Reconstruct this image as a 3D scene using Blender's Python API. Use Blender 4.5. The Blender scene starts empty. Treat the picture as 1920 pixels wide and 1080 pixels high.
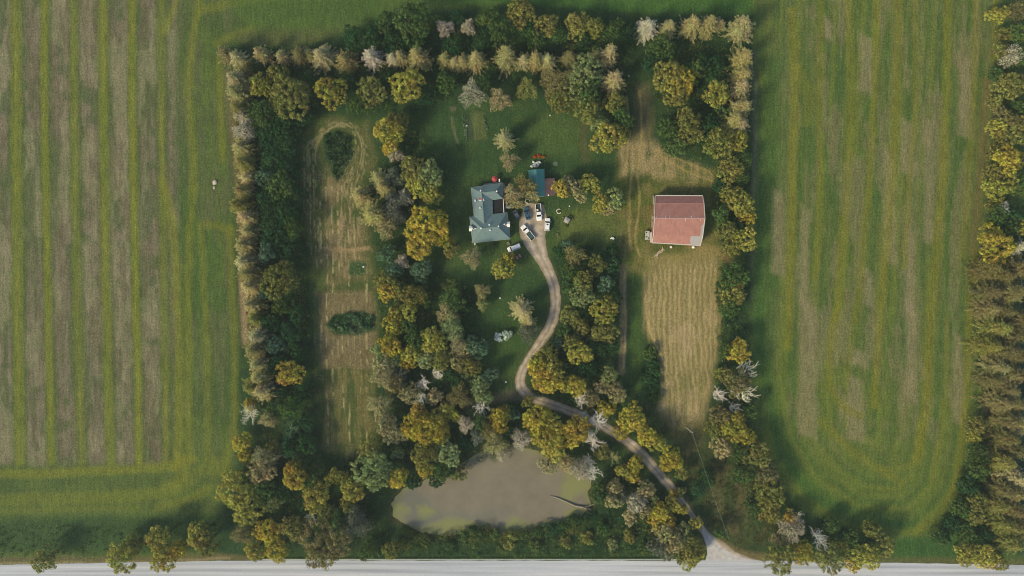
import bpy, math, random
import numpy as np

# ------------------------------------------------------------------ camera, sky, sun, exposure
S = 0.19            # metres per photo pixel (1920 wide) on the ground
H = 245.0           # height of the drone
SC = bpy.context.scene
cam_d = bpy.data.cameras.new("camera")
cam_d.sensor_width = 36
cam_d.angle = 2 * math.atan(960 * S / H)
cam_d.clip_start = 1
cam_d.clip_end = 6000
cam = bpy.data.objects.new("camera", cam_d)
cam.location = (0, 0, H)
SC.collection.objects.link(cam)
SC.camera = cam

SUN_EL, SUN_AZ = 35.0, 231.0      # elevation; compass direction the light comes from (clockwise from up in the photo)
W = bpy.data.worlds.new("World")
SC.world = W
W.use_nodes = True
nt = W.node_tree
sky = nt.nodes.new("ShaderNodeTexSky")
sky.sky_type = 'NISHITA'
sky.sun_disc = False
sky.sun_elevation = math.radians(SUN_EL)
sky.sun_rotation = math.radians(SUN_AZ)
sky.air_density = 1.0
sky.dust_density = 1.5
nt.links.new(sky.outputs[0], nt.nodes["Background"].inputs[0])
nt.nodes["Background"].inputs[1].default_value = 0.14
sd = bpy.data.lights.new("sun", 'SUN')
sd.energy = 3.1
sd.angle = math.radians(12.0)
sd.color = (1.0, 0.87, 0.58)
sun = bpy.data.objects.new("sun", sd)
az = math.radians(SUN_AZ)
from mathutils import Vector
dirv = Vector((math.sin(az) * math.cos(math.radians(SUN_EL)), math.cos(az) * math.cos(math.radians(SUN_EL)), math.sin(math.radians(SUN_EL))))
sun.rotation_euler = dirv.to_track_quat('Z', 'Y').to_euler()
sun.location = dirv * 300
SC.collection.objects.link(sun)
SC.view_settings.view_transform = 'Standard'
SC.view_settings.look = 'None'
SC.view_settings.exposure = 0.36
SC.view_settings.gamma = 1.0
SC.cycles.filter_width = 1.0

# ------------------------------------------------------------------ helpers
RN = random.Random(7)
NR = np.random.RandomState(11)
COL = SC.collection
def P(px, py, z=0.0):
    k = S * (H - z) / H
    return Vector(((px - 960) * k, (540 - py) * k, z))
def s2l(c):
    c = np.asarray(c, float) / 255.0
    return np.where(c <= 0.04045, c / 12.92, ((c + 0.055) / 1.055) ** 2.4)
def tag(o, label=None, cat=None, group=None, kind=None):
    if label:
        assert 3 < len(label.split()) < 17, label
        o["label"] = label
    if cat: o["category"] = cat
    if group: o["group"] = group
    if kind: o["kind"] = kind
    return o
def empty(name, loc, rz=0.0):
    o = bpy.data.objects.new(name, None)
    o.empty_display_size = 0.5
    o.location = loc
    o.rotation_euler = (0, 0, rz)
    COL.objects.link(o)
    return o
def link(name, me, parent=None, loc=(0, 0, 0)):
    o = bpy.data.objects.new(name, me)
    COL.objects.link(o)
    o.location = loc
    if parent is not None: o.parent = parent
    return o
def npmesh(name, V, F, mat, attr=None, smooth=False):
    """V (n,3), F (m,k) numpy -> mesh"""
    me = bpy.data.meshes.new(name)
    V = np.ascontiguousarray(V, dtype=np.float32); F = np.ascontiguousarray(F, dtype=np.int32)
    m, k = F.shape
    me.vertices.add(len(V)); me.vertices.foreach_set("co", V.ravel())
    me.loops.add(m * k); me.loops.foreach_set("vertex_index", F.ravel())
    me.polygons.add(m)
    me.polygons.foreach_set("loop_start", np.arange(0, m * k, k, dtype=np.int32))
    me.polygons.foreach_set("loop_total", np.full(m, k, dtype=np.int32))
    if attr is not None:
        a = me.attributes.new("tone", 'FLOAT', 'FACE')
        a.data.foreach_set("value", np.asarray(attr, dtype=np.float32))
    me.update(calc_edges=True)
    if smooth: me.polygons.foreach_set("use_smooth", np.ones(m, dtype=bool))
    me.materials.append(mat)
    return me
class MB:
    def __init__(s): s.v = []; s.f = []
    def add(s, vs, fs):
        b = len(s.v); s.v += [tuple(v) for v in vs]; s.f += [tuple(i + b for i in f) for f in fs]
    def box(s, x0, x1, y0, y1, z0, z1):
        s.add([(x0,y0,z0),(x1,y0,z0),(x1,y1,z0),(x0,y1,z0),(x0,y0,z1),(x1,y0,z1),(x1,y1,z1),(x0,y1,z1)],
              [(0,3,2,1),(4,5,6,7),(0,1,5,4),(1,2,6,5),(2,3,7,6),(3,0,4,7)])
    def obox(s, p, q, w, h, up=Vector((0,0,1))):
        """bar from p to q"""
        p = Vector(p); q = Vector(q); d = (q - p).normalized()
        u = up if abs(d.dot(up)) < 0.95 else Vector((1, 0, 0))
        a = d.cross(u).normalized() * w / 2; b = a.cross(d).normalized() * h / 2
        vs = [p-a-b, p+a-b, p+a+b, p-a+b, q-a-b, q+a-b, q+a+b, q-a+b]
        s.add(vs, [(0,3,2,1),(4,5,6,7),(0,1,5,4),(1,2,6,5),(2,3,7,6),(3,0,4,7)])
    def tube(s, pts, rs, n=8, cap=True):
        rings = []
        for i, p in enumerate(pts):
            p = Vector(p)
            d = (Vector(pts[min(i+1, len(pts)-1)]) - Vector(pts[max(i-1, 0)])).normalized()
            u = Vector((0,0,1)) if abs(d.z) < 0.9 else Vector((1,0,0))
            a = d.cross(u).normalized(); b = a.cross(d).normalized()
            rings.append([p + (a*math.cos(t) + b*math.sin(t)) * rs[i] for t in [2*math.pi*k/n for k in range(n)]])
        base = len(s.v)
        for r in rings: s.v += [tuple(v) for v in r]
        for i in range(len(rings)-1):
            for k in range(n):
                a0 = base + i*n + k; a1 = base + i*n + (k+1) % n
                s.f.append((a0, a0+n, a1+n, a1))
        if cap:
            s.f.append(tuple(base + k for k in range(n)))
            s.f.append(tuple(base + (len(rings)-1)*n + k for k in reversed(range(n))))
    def lathe(s, prof, n=16, c=(0,0,0)):
        base = len(s.v)
        for r, z in prof:
            for k in range(n):
                t = 2*math.pi*k/n
                s.v.append((c[0]+r*math.cos(t), c[1]+r*math.sin(t), c[2]+z))
        for i in range(len(prof)-1):
            for k in range(n):
                a0 = base+i*n+k; a1 = base+i*n+(k+1) % n
                s.f.append((a0, a1, a1+n, a0+n))
        s.f.append(tuple(base + k for k in reversed(range(n))))
        s.f.append(tuple(base + (len(prof)-1)*n + k for k in range(n)))
    def loft(s, rings):
        n = len(rings[0]); base = len(s.v)
        for r in rings: s.v += [tuple(v) for v in r]
        for i in range(len(rings)-1):
            for k in range(n):
                a0 = base+i*n+k; a1 = base+i*n+(k+1) % n
                s.f.append((a0, a1, a1+n, a0+n))
        s.f.append(tuple(base + k for k in reversed(range(n))))
        s.f.append(tuple(base + (len(rings)-1)*n + k for k in range(n)))
    def build(s, name, mat, parent=None, loc=(0,0,0), bevel=0, smooth=False):
        me = bpy.data.meshes.new(name)
        me.from_pydata(s.v, [], s.f); me.materials.append(mat); me.update()
        if smooth: me.polygons.foreach_set("use_smooth", np.ones(len(me.polygons), dtype=bool))
        o = link(name, me, parent, loc)
        if bevel:
            b = o.modifiers.new("bevel", 'BEVEL'); b.width = bevel; b.segments = 2; b.limit_method = 'ANGLE'
        return o

# ------------------------------------------------------------------ materials
def nmat(name):
    m = bpy.data.materials.new(name); m.use_nodes = True
    t = m.node_tree; b = t.nodes["Principled BSDF"]
    b.inputs["Roughness"].default_value = 0.8
    return m, t, b
def mat(name, rgb, rough=0.7, metal=0.0, var=0.15, scale=3.0, bump=0.0, lin=False, coat=0.0, stretch=(1,1,1)):
    """procedural paint / wood / metal: base colour broken up by two noise scales"""
    m, t, b = nmat(name)
    c = np.asarray(rgb, float) if lin else s2l(rgb)
    tc = t.nodes.new("ShaderNodeTexCoord"); mp = t.nodes.new("ShaderNodeMapping"); mp.inputs["Scale"].default_value = stretch
    t.links.new(tc.outputs["Object"], mp.inputs[0])
    n = t.nodes.new("ShaderNodeTexNoise"); n.inputs["Scale"].default_value = scale; n.inputs["Detail"].default_value = 5
    t.links.new(mp.outputs[0], n.inputs["Vector"])
    r = t.nodes.new("ShaderNodeMapRange"); r.inputs["From Min"].default_value = 0.3; r.inputs["From Max"].default_value = 0.7
    r.inputs["To Min"].default_value = 1 - var; r.inputs["To Max"].default_value = 1 + var
    t.links.new(n.outputs["Fac"], r.inputs[0])
    x = t.nodes.new("ShaderNodeVectorMath"); x.operation = 'SCALE'; x.inputs[0].default_value = tuple(c)
    t.links.new(r.outputs[0], x.inputs["Scale"])
    t.links.new(x.outputs[0], b.inputs["Base Color"])
    b.inputs["Roughness"].default_value = rough; b.inputs["Metallic"].default_value = metal
    b.inputs["Coat Weight"].default_value = coat
    if bump:
        bp = t.nodes.new("ShaderNodeBump"); bp.inputs["Strength"].default_value = bump; bp.inputs["Distance"].default_value = 0.05
        t.links.new(n.outputs["Fac"], bp.inputs["Height"]); t.links.new(bp.outputs[0], b.inputs["Normal"])
    return m
def leaf_mat(name, transl=0.25, tint=None):
    m = bpy.data.materials.new(name); m.use_nodes = True
    t = m.node_tree; t.nodes.clear()
    out = t.nodes.new("ShaderNodeOutputMaterial")
    oi = t.nodes.new("ShaderNodeObjectInfo")
    at = t.nodes.new("ShaderNodeAttribute"); at.attribute_name = "tone"
    # large soft patches of slightly warmer and cooler leaves through the crown
    geo = t.nodes.new("ShaderNodeNewGeometry")
    nz = t.nodes.new("ShaderNodeTexNoise"); nz.inputs["Scale"].default_value = 0.22; nz.inputs["Detail"].default_value = 2
    t.links.new(geo.outputs["Position"], nz.inputs["Vector"])
    hs = t.nodes.new("ShaderNodeHueSaturation")
    hr = t.nodes.new("ShaderNodeMapRange"); hr.inputs["From Min"].default_value = 0.3; hr.inputs["From Max"].default_value = 0.7
    hr.inputs["To Min"].default_value = 0.47; hr.inputs["To Max"].default_value = 0.53
    t.links.new(nz.outputs["Fac"], hr.inputs[0]); t.links.new(hr.outputs[0], hs.inputs["Hue"])
    t.links.new(at.outputs["Fac"], hs.inputs["Value"])
    if tint is None: t.links.new(oi.outputs["Color"], hs.inputs["Color"])
    else:
        rmp = t.nodes.new("ShaderNodeMix"); rmp.data_type = 'RGBA'
        n2 = t.nodes.new("ShaderNodeTexNoise"); n2.inputs["Scale"].default_value = 0.12; n2.inputs["Detail"].default_value = 4
        t.links.new(geo.outputs["Position"], n2.inputs["Vector"])
        r2 = t.nodes.new("ShaderNodeMapRange"); r2.inputs["From Min"].default_value = 0.42; r2.inputs["From Max"].default_value = 0.62
        t.links.new(n2.outputs["Fac"], r2.inputs[0]); t.links.new(r2.outputs[0], rmp.inputs["Factor"])
        rmp.inputs["A"].default_value = (*tint[0], 1); rmp.inputs["B"].default_value = (*tint[1], 1)
        t.links.new(rmp.outputs["Result"], hs.inputs["Color"])
    d = t.nodes.new("ShaderNodeBsdfDiffuse"); tr = t.nodes.new("ShaderNodeBsdfTranslucent"); mx = t.nodes.new("ShaderNodeMixShader")
    mx.inputs[0].default_value = transl
    t.links.new(hs.outputs[0], d.inputs[0]); t.links.new(hs.outputs[0], tr.inputs[0])
    t.links.new(d.outputs[0], mx.inputs[1]); t.links.new(tr.outputs[0], mx.inputs[2]); t.links.new(mx.outputs[0], out.inputs[0])
    return m
LEAF = leaf_mat("foliage")
BARK = mat("bark", (92, 80, 66), 0.9, scale=4, bump=0.4, stretch=(6, 6, 1))
PALEBARK = leaf_mat("pale_dead_bark", 0.0)

# ------------------------------------------------------------------ the ground, painted with what grows on it and shade past the right conifers
GX0, GX1, GY0, GY1, GS = -150, 2070, -150, 1260, 2
gx = np.arange(GX0, GX1 + 1, GS); gy = np.arange(GY0, GY1 + 1, GS)
X, Y = np.meshgrid(gx.astype(float), gy.astype(float))
def noise(sx, sy, seed):
    r = np.random.RandomState(seed)
    u = (X - GX0) / sx; v = (Y - GY0) / sy
    g = r.rand(int(v.max()) + 3, int(u.max()) + 3)
    i = v.astype(int); j = u.astype(int); fv = v - i; fu = u - j
    fv = fv*fv*(3-2*fv); fu = fu*fu*(3-2*fu)
    return (g[i, j]*(1-fu) + g[i, j+1]*fu)*(1-fv) + (g[i+1, j]*(1-fu) + g[i+1, j+1]*fu)*fv
def fbm(sx, sy, seed, o=3):
    t = 0; a = 1; s = 0
    for k in range(o):
        t = t + a*noise(sx/2**k, sy/2**k, seed+k); s += a; a *= 0.55
    return t / s
def sst(a, b, x):
    t = np.clip((x-a)/(b-a), 0, 1); return t*t*(3-2*t)
def segdist(pts, XX, YY, closed=False):
    d = np.full(XX.shape, 1e9)
    n = len(pts)
    for i in range(n if closed else n-1):
        x0, y0 = pts[i][:2]; x1, y1 = pts[(i+1) % n][:2]
        dx, dy = x1-x0, y1-y0; L = dx*dx+dy*dy+1e-9
        t = np.clip(((XX-x0)*dx + (YY-y0)*dy)/L, 0, 1)
        d = np.minimum(d, np.hypot(XX-x0-t*dx, YY-y0-t*dy))
    return d
def inside(pts, XX, YY):
    c = np.zeros(XX.shape, bool); n = len(pts)
    for i in range(n):
        x0, y0 = pts[i][:2]; x1, y1 = pts[(i+1) % n][:2]
        if y0 == y1: continue
        k = ((y0 > YY) != (y1 > YY)) & (XX < (x1-x0)*(YY-y0)/(y1-y0)+x0)
        c ^= k
    return c
WX = X + 9*(fbm(40, 40, 1)-.5); WY = Y + 9*(fbm(40, 40, 5)-.5)
def poly(pts, f=8, warp=True):
    a, b = (WX, WY) if warp else (X, Y)
    d = segdist(pts, a, b, True); d = np.where(inside(pts, a, b), d, -d)
    return sst(-f, f, d)
def smoothpts(pts, n=3):
    """Chaikin"""
    p = [tuple(map(float, q)) for q in pts]
    for _ in range(n):
        o = [p[0]]
        for a, b in zip(p[:-1], p[1:]):
            o.append(tuple(.75*x+.25*y for x, y in zip(a, b))); o.append(tuple(.25*x+.75*y for x, y in zip(a, b)))
        o.append(p[-1]); p = o
    return p
def line(pts, w, f=4, warp=0.0):
    d = segdist(smoothpts(pts, 2), X + warp*(WX-X), Y + warp*(WY-Y))
    return 1 - sst(w/2-f/2, w/2+f/2, d)
C = np.zeros(X.shape + (3,)); ST = np.zeros(X.shape)          # colour and 'straw' speckle amount
def put(m, rgb, a=1.0):
    global C
    m = np.clip(m*a, 0, 1)[..., None]; C = C*(1-m) + s2l(rgb)*m
vs = fbm(7, 90, 20, 3); vb = fbm(60, 160, 30, 4); iso = fbm(22, 22, 40, 4); big = fbm(150, 150, 50, 3)
C[:] = s2l((80, 94, 50))
put(sst(.45, .62, iso), (84, 100, 46), .6); put(sst(.5, .66, big), (58, 78, 40), .6)
# left field
SOIL = (112, 102, 90); GREY = (84, 90, 62); YEL = (104, 110, 38)
lf = poly([(-200, -200), (345, -200), (330, 120), (335, 500), (322, 860), (300, 868), (-200, 872)], 12)
put(lf, GREY)
put(lf*sst(.40, .58, .55*vb+.45*vs), SOIL, .95)
put(lf*sst(.52, .66, iso*.6+vb*.4), (74, 88, 56), .75)
put(lf*sst(.50, .62, fbm(34, 90, 35, 4)), (138, 130, 110), .45); put(lf*sst(.52, .62, fbm(12, 70, 37, 3))*sst(.4, .5, vb), (96, 86, 72), .55)
put(lf*sst(.52, .8, vb)*sst(400, 900, Y), (72, 86, 44), .7)
for k, (a, b, w, ) in enumerate([(28, 38, 20), (82, 97, 14), (137, 153, 16), (192, 206, 17), (247, 262, 14), (301, 313, 14), (-28, -20, 14), (-82, -75, 12)]):
    pts = [(a, -160), (a+1, 0), (a+2, 300), ((a+b)/2, 560), (b, 866)]
    put(line([(x+2, y) for x, y in pts], w+9, 9, .7), (70, 86, 42), .6)
    put(line(pts, w, 6, .7), YEL, .66 + .2*math.sin(k*2.1)); put(line(pts, w*.4, 5, .35)*sst(.4, .6, vs), (126, 124, 52), .4)
rt = poly([(330, -200), (470, -200), (430, 80), (445, 500), (450, 870), (325, 870), (335, 400)], 10)
put(rt*sst(.45, .62, vs), GREY, .8); put(rt*sst(.5, .65, vb), (64, 88, 40), .7)
for pts, w, a in [([(372, -160), (376, 0), (358, 80), (353, 200), (366, 330), (352, 470), (352, 620), (356, 860)], 12, .75),
                  ([(305, 340), (322, 400), (331, 520), (335, 700), (337, 850), (330, 880)], 15, .9),
                  ([(410, 110), (412, 200), (418, 300)], 10, .8), ([(375, 420), (384, 560), (392, 760), (388, 860)], 11, .6),
                  ([(432, 430), (438, 600), (446, 760), (430, 860), (380, 930), (300, 950)], 15, .6),
                  ([(310, 60), (330, 0), (350, -40)], 12, .8), ([(375, 20), (450, 0), (560, -8), (700, -10)], 15, .6),
                  ([(408, 82), (440, 62), (470, 55)], 12, .6), ([(385, 420), (420, 425), (450, 440)], 14, .6),
                  ([(-160, 892), (80, 889), (150, 884), (330, 876), (360, 860)], 15, .85), ([(-160, 940), (120, 935), (250, 928), (330, 920), (400, 870)], 22, .5),
                  ([(-160, 965), (150, 955), (260, 950)], 10, .4), ([(340, 860), (352, 880), (330, 905), (310, 915)], 18, .6)]:
    put(line(pts, w*1.1, 10, .8), (116, 116, 40), a*.7)
put(line([(0, 912), (200, 906), (420, 900)], 22, 18)*sst(.4, .6, iso), (66, 82, 48), .6)
put(poly([(440, 60), (700, 40), (760, 10), (700, 75), (640, 84), (450, 88)], 10), (86, 84, 60), .5)
put(poly([(420, -10), (640, -20), (900, 30), (640, 60), (470, 50)], 20), (66, 92, 44), .6)
put(poly([(700, -150), (1420, -150), (1410, 30), (1100, 30), (960, 8), (760, 0)], 10), (60, 92, 42), .9)
put(poly([(-200, 975), (420, 965), (420, 1035), (-200, 1040)], 10), (50, 74, 42), .9)
# right field
rf = poly([(1420, -200), (1880, -200), (1868, 200), (1835, 500), (1815, 800), (1790, 930), (1720, 1005), (1600, 1000), (1500, 940), (1440, 850), (1414, 700), (1425, 300)], 10)
put(rf, (74, 94, 46)); put(rf*sst(.44, .62, fbm(9, 160, 60)), (90, 98, 52), .8)
RXT = X + .055*(Y-300)
def tilt(sx, sy, seed, o=2):
    global X
    keep = X; X = RXT + 200.0
    X = np.clip(X, GX0, GX1+300)
    r = fbm(sx, sy, seed, o); X = keep
    return r
ta, tb, tc = tilt(15, 900, 201), tilt(24, 420, 207), tilt(9, 300, 213)
put(rf*sst(.50, .62, ta), (100, 108, 44), .6); put(rf*sst(.54, .66, tb)*sst(1440, 1500, X), (106, 106, 74), .4); put(rf*sst(.5, .62, tc), (62, 84, 42), .5)
drf = segdist([(1425, 300), (1414, 700), (1440, 850), (1500, 940), (1600, 1000), (1720, 1005), (1790, 930), (1815, 800), (1835, 500)], WX, WY)
bend = sst(640, 800, Y)
put(rf*bend, (82, 98, 46), .8); put(rf*bend*(.5+.5*np.sin(drf/6.2+2*iso)), (112, 116, 48), .55); put(rf*bend*(.5+.5*np.sin(drf/3.1+3*big)), (66, 90, 42), .4)
put(rf*bend*sst(80, 130, drf)*sst(.48, .6, vb*.5+iso*.5), (100, 102, 62), .6)
soilm = rf*sst(.50, .60, fbm(22, 130, 70, 4)*.6 + tc*.2 + iso*.2)*sst(1430, 1520, X)*(1-sst(760, 900, Y))
put(soilm, (118, 110, 84), .55)
for x0, y0, x1, y1 in [(1500, 560, 1530, 820), (1600, 650, 1625, 690), (1590, 700, 1620, 830), (1690, 220, 1712, 330), (1735, 220, 1750, 460), (1698, 420, 1714, 600), (1500, 380, 1515, 580), (1660, 280, 1680, 500), (1620, 500, 1636, 580), (1800, 100, 1822, 260), (1790, 620, 1806, 800), (1700, 560, 1716, 760), (1450, 350, 1470, 520), (1545, 30, 1560, 80), (1612, 60, 1635, 180)]:
    put(poly([(x0, y0), (x1, y0+15), (x1+3, y1), (x0-3, y1-10)], 7), (132, 120, 98), .6)
for pts, w, a in [([(1484, 20), (1490, 120), (1486, 400), (1478, 650)], 13, .8), ([(1498, 130), (1518, 180), (1510, 230)], 16, .5),
                  ([(1540, 0), (1536, 200), (1540, 420), (1528, 520)], 11, .6), ([(1590, 0), (1596, 120), (1592, 300), (1580, 460), (1568, 600)], 12, .75),
                  ([(1645, -100), (1643, 100), (1633, 330), (1612, 520), (1603, 600)], 11, .7),
                  ([(1686, -100), (1684, 150), (1668, 420), (1652, 560), (1640, 760)], 13, .85), ([(1718, -50), (1718, 180), (1705, 340), (1695, 500)], 9, .7),
                  ([(1778, -100), (1776, 160), (1764, 380), (1745, 600), (1738, 760), (1722, 860)], 14, .85), ([(1830, -100), (1828, 120), (1816, 330), (1805, 480)], 11, .6),
                  ([(1868, -100), (1866, 80), (1862, 110)], 9, .8), ([(1828, 470), (1818, 620), (1808, 820), (1796, 910), (1760, 980), (1690, 1003)], 10, .9),
                  ([(1568, 580), (1556, 640), (1552, 720), (1575, 760), (1612, 780)], 11, .8), ([(1540, 790), (1580, 830), (1640, 870), (1690, 905)], 12, .6),
                  ([(1605, 600), (1592, 670), (1588, 720)], 10, .5), ([(1730, 780), (1720, 870), (1680, 880)], 10, .5), ([(1775, 600), (1770, 800), (1745, 900)], 9, .4),
                  ([(1420, 120), (1432, 160), (1436, 260)], 8, .5)]:
    put(line(pts, w+3, 9, .6)*rf, (112, 110, 36), a*.75)
put(line([(1450, 120), (1425, 400), (1425, 650), (1460, 850), (1560, 960), (1700, 985)], 30, 30), (52, 88, 40), .6)
put(line([(1412, 100), (1414, 300), (1408, 440), (1402, 560)], 12, 10, .6), (112, 106, 96), .6)
put(line([(1850, 150), (1838, 330), (1825, 470)], 16, 12, .5), (108, 92, 62), .6)
# the farmstead
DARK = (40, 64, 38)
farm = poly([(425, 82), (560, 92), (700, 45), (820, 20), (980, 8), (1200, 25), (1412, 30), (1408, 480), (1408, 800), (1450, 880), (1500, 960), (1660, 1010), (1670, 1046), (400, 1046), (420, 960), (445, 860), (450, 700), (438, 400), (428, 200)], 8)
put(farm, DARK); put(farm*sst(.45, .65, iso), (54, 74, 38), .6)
put(line([(430, 140), (440, 260), (455, 400), (462, 640)], 20, 14, .5), (112, 100, 76), .75)
put(line([(455, 520), (457, 590), (462, 640)], 13, 8, .3), (140, 120, 100), .8)
# inner mown strip on the left
ms = poly([(560, 245), (612, 218), (692, 228), (705, 300), (690, 420), (712, 520), (706, 700), (712, 820), (660, 868), (604, 840), (590, 700), (588, 560), (575, 430)], 10)
put(ms, (70, 82, 44)); put(ms*sst(.45, .6, iso), (88, 86, 52), .6)
st1 = poly([(612, 330), (655, 330), (684, 460), (684, 520), (620, 530), (596, 470)], 14)
put(st1*ms*sst(.3, .6, fbm(20, 50, 80)), (116, 102, 76), .75); put(st1*sst(.5, .62, fbm(5, 30, 81)), (142, 122, 98), .5)
put(poly([(590, 548), (700, 545), (706, 600), (700, 690), (600, 692), (590, 640)], 5), (112, 98, 76), .8)
put(poly([(596, 692), (700, 692), (708, 800), (690, 830), (600, 830)], 9)*sst(.42, .6, fbm(6, 70, 83)), (120, 106, 70), .5)
for o in (0, 7, 17, 24, 33):
    put(sst(.15, .5, fbm(12, 12, 88))*line([(600-o, 500), (592-o*.6, 330), (590-o*.6, 270), (622-o*.1, 236-o*.3), (655+o*.5, 238-o*.2), (672+o*.6, 275), (658+o*.7, 330), (640+o*.9, 352), (640+o, 500)], 2.4, 2.4, .5)*ms*sst(.35, .5, noise(8, 8, 500+o)), (160, 144, 116), .65)
for x in (600, 611, 622, 633, 641, 652, 663, 674, 686): put(line([(x, 350), (x+2, 520), (x+1, 640), (x+4, 830)], 2.6, 2.4, .5)*ms*sst(.45, .62, noise(9, 9, 84+x))*sst(.35, .6, fbm(30, 70, 400+x, 2)), (180, 164, 134), .7)
put(line([(610, 466), (650, 470), (690, 464)], 8, 6, .5), (156, 132, 104), .7)
put(poly([(652, 490), (684, 490), (686, 516), (652, 516)], 4), (38, 72, 34), .95)
put(poly([(604, 252), (630, 244), (660, 254), (662, 290), (632, 346), (610, 300)], 4), (36, 62, 36), .95)
put(poly([(607, 606), (630, 588), (680, 582), (706, 592), (706, 618), (680, 628), (625, 626)], 4), (38, 64, 36), .95)
put(line([(594, 560), (598, 700), (600, 830)], 8, 10), (52, 74, 46), .7)
ST += .8*ms*sst(.5, .62, iso)
# lawns round the house
lw = poly([(700, 225), (860, 195), (1010, 190), (1120, 250), (1165, 300), (1165, 480), (1060, 450), (1030, 480), (1040, 560), (1000, 650), (975, 700), (940, 745), (905, 720), (900, 620), (880, 540), (830, 520), (840, 400), (800, 250)], 14)
put(lw, (50, 74, 42)); put(lw*sst(.5, .62, big*.6+iso*.4), (68, 86, 46), .8)
put(poly([(990, 225), (1090, 215), (1110, 290), (1000, 290)], 22), (76, 94, 48), .7)
put(poly([(1050, 400), (1160, 380), (1180, 450), (1060, 460)], 22), (94, 102, 54), .8)
put(poly([(925, 560), (1010, 560), (990, 650), (960, 700), (915, 690)], 16), (60, 84, 42), .6)
put(poly([(884, 214), (908, 212), (914, 262), (888, 262)], 4), (100, 104, 66), .6)
put(poly([(872, 220), (886, 222), (890, 264), (876, 262)], 3), (66, 74, 60), .7)
put(line([(847, 222), (852, 250), (858, 266)], 6, 4), (104, 108, 84), .7); put(poly([(842, 203), (855, 202), (855, 212), (843, 212)], 3), (108, 102, 88), .6)
put(line([(1098, 215), (1093, 260), (1098, 300)], 16, 14, .5), (84, 78, 54), .6)
# yard round the barn
yd = poly([(1160, 285), (1245, 290), (1340, 320), (1345, 470), (1350, 520), (1200, 520), (1170, 500), (1155, 380)], 12)
put(yd, (84, 92, 44)); put(yd*sst(.48, .6, iso), (106, 98, 58), .7)
put(poly([(1195, 160), (1218, 160), (1225, 230), (1215, 300), (1165, 330), (1160, 290), (1190, 240)], 12), (112, 100, 76), .7)
put(poly([(1162, 272), (1230, 262), (1250, 290), (1326, 312), (1334, 335), (1300, 342), (1220, 330), (1168, 332)], 8)*sst(.3, .55, vs*.5+iso*.5), (148, 130, 98), .85)
for pts in ([(1176, 180), (1180, 260), (1172, 330)], [(1200, 170), (1204, 230), (1196, 330)], [(1230, 280), (1280, 300), (1330, 322)], [(1240, 290), (1290, 325), (1334, 340)], [(1196, 330), (1200, 380), (1190, 450), (1200, 480)], [(1185, 330), (1178, 400), (1184, 470)]):
    put(line(pts, 4, 4, .6), (158, 136, 92), .6)
put(line([(1300, 470), (1360, 482)], 26, 20, .6), (140, 116, 80), .7)
put(line([(1215, 490), (1280, 488), (1340, 480)], 22, 16, .8), (126, 116, 66), .7)
put(line([(1225, 480), (1300, 470)], 8, 8, .6), (66, 86, 36), .7)
# stubble field
sf = poly([(1208, 516), (1260, 500), (1345, 488), (1350, 580), (1347, 640), (1332, 720), (1312, 800), (1262, 800), (1236, 765), (1244, 690), (1236, 660), (1210, 620), (1206, 560)], 12)
put(poly([(1222, 480), (1345, 462), (1352, 505), (1200, 525)], 10), (138, 124, 86), .6); put(sf, (122, 112, 74)); rows = .5 + .5*np.sin((X + .02*(Y-500)*np.sin(Y/70.) + 5*(iso-.5)*2)*2*math.pi/9.5)
put(sf*sst(.35, .75, rows*.55+vs*.55), (168, 146, 110), .65)
put(sf*sst(.46, .6, fbm(30, 60, 90))*sst(480, 640, Y), (164, 142, 114), .6)
put(poly([(1236, 700), (1340, 690), (1310, 810), (1262, 810)], 20)*sst(.45, .6, vs), (92, 96, 48), .6)
put(line([(1209, 560), (1216, 620), (1240, 665), (1250, 690)], 4, 4), (176, 152, 110), .7)
ST += sf*1.0 + .5*yd*sst(.5, .62, iso) + .7*poly([(1162, 262), (1230, 262), (1334, 312), (1334, 342), (1168, 332)], 8)
put(poly([(1176, 515), (1204, 515), (1206, 640), (1200, 740), (1182, 720)], 6), (62, 84, 40), .9)
put(line([(1168, 500), (1169, 600), (1166, 698)], 13, 6, .4), (122, 108, 88), .85); put(line([(1171, 505), (1172, 600), (1170, 690)], 2.5, 2.5, .4), (160, 146, 124), .6)
put(line([(1165, 420), (1168, 500)], 13, 14, .4), (96, 96, 60), .6)
put(poly([(1215, 760), (1330, 790), (1320, 850), (1290, 850), (1240, 800)], 14), (92, 86, 56), .7)
# rough ground beside the lower drive
rg = poly([(1290, 830), (1400, 850), (1440, 960), (1490, 1010), (1350, 1040), (1320, 960), (1280, 880)], 14)
put(rg, (60, 70, 40)); put(rg*sst(.5, .62, iso), (96, 88, 60), .7)
put(line([(1340, 1000), (1356, 1022), (1385, 1038), (1440, 1046)], 16, 12, .6), (112, 98, 70), .9)
put(line([(-160, 1054), (200, 1050), (420, 1044), (520, 1050)], 13, 8, .7), (96, 90, 64), .9)
put(line([(-160, 1060), (200, 1056), (430, 1047)], 5, 4, .7), (150, 134, 108), .6)
put(line([(1440, 1047), (1700, 1052), (2080, 1058)], 12, 10, .7), (92, 88, 58), .7)
put(poly([(1680, 1012), (1800, 1000), (1810, 1045), (1670, 1046)], 8), (52, 84, 42), .9)
put(poly([(480, 1010), (1250, 1000), (1250, 1046), (480, 1046)], 6), (44, 66, 38), .9)
put(poly([(-200, 1100), (2200, 1100), (2200, 1300), (-200, 1300)], 4), (80, 94, 50))
put(poly([(1908, 440), (2200, 440), (2200, 1040), (1908, 1040)], 6), (34, 62, 50), .95)  # shadow field beyond the right edge conifers, its dark teal put into the ground colour
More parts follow.
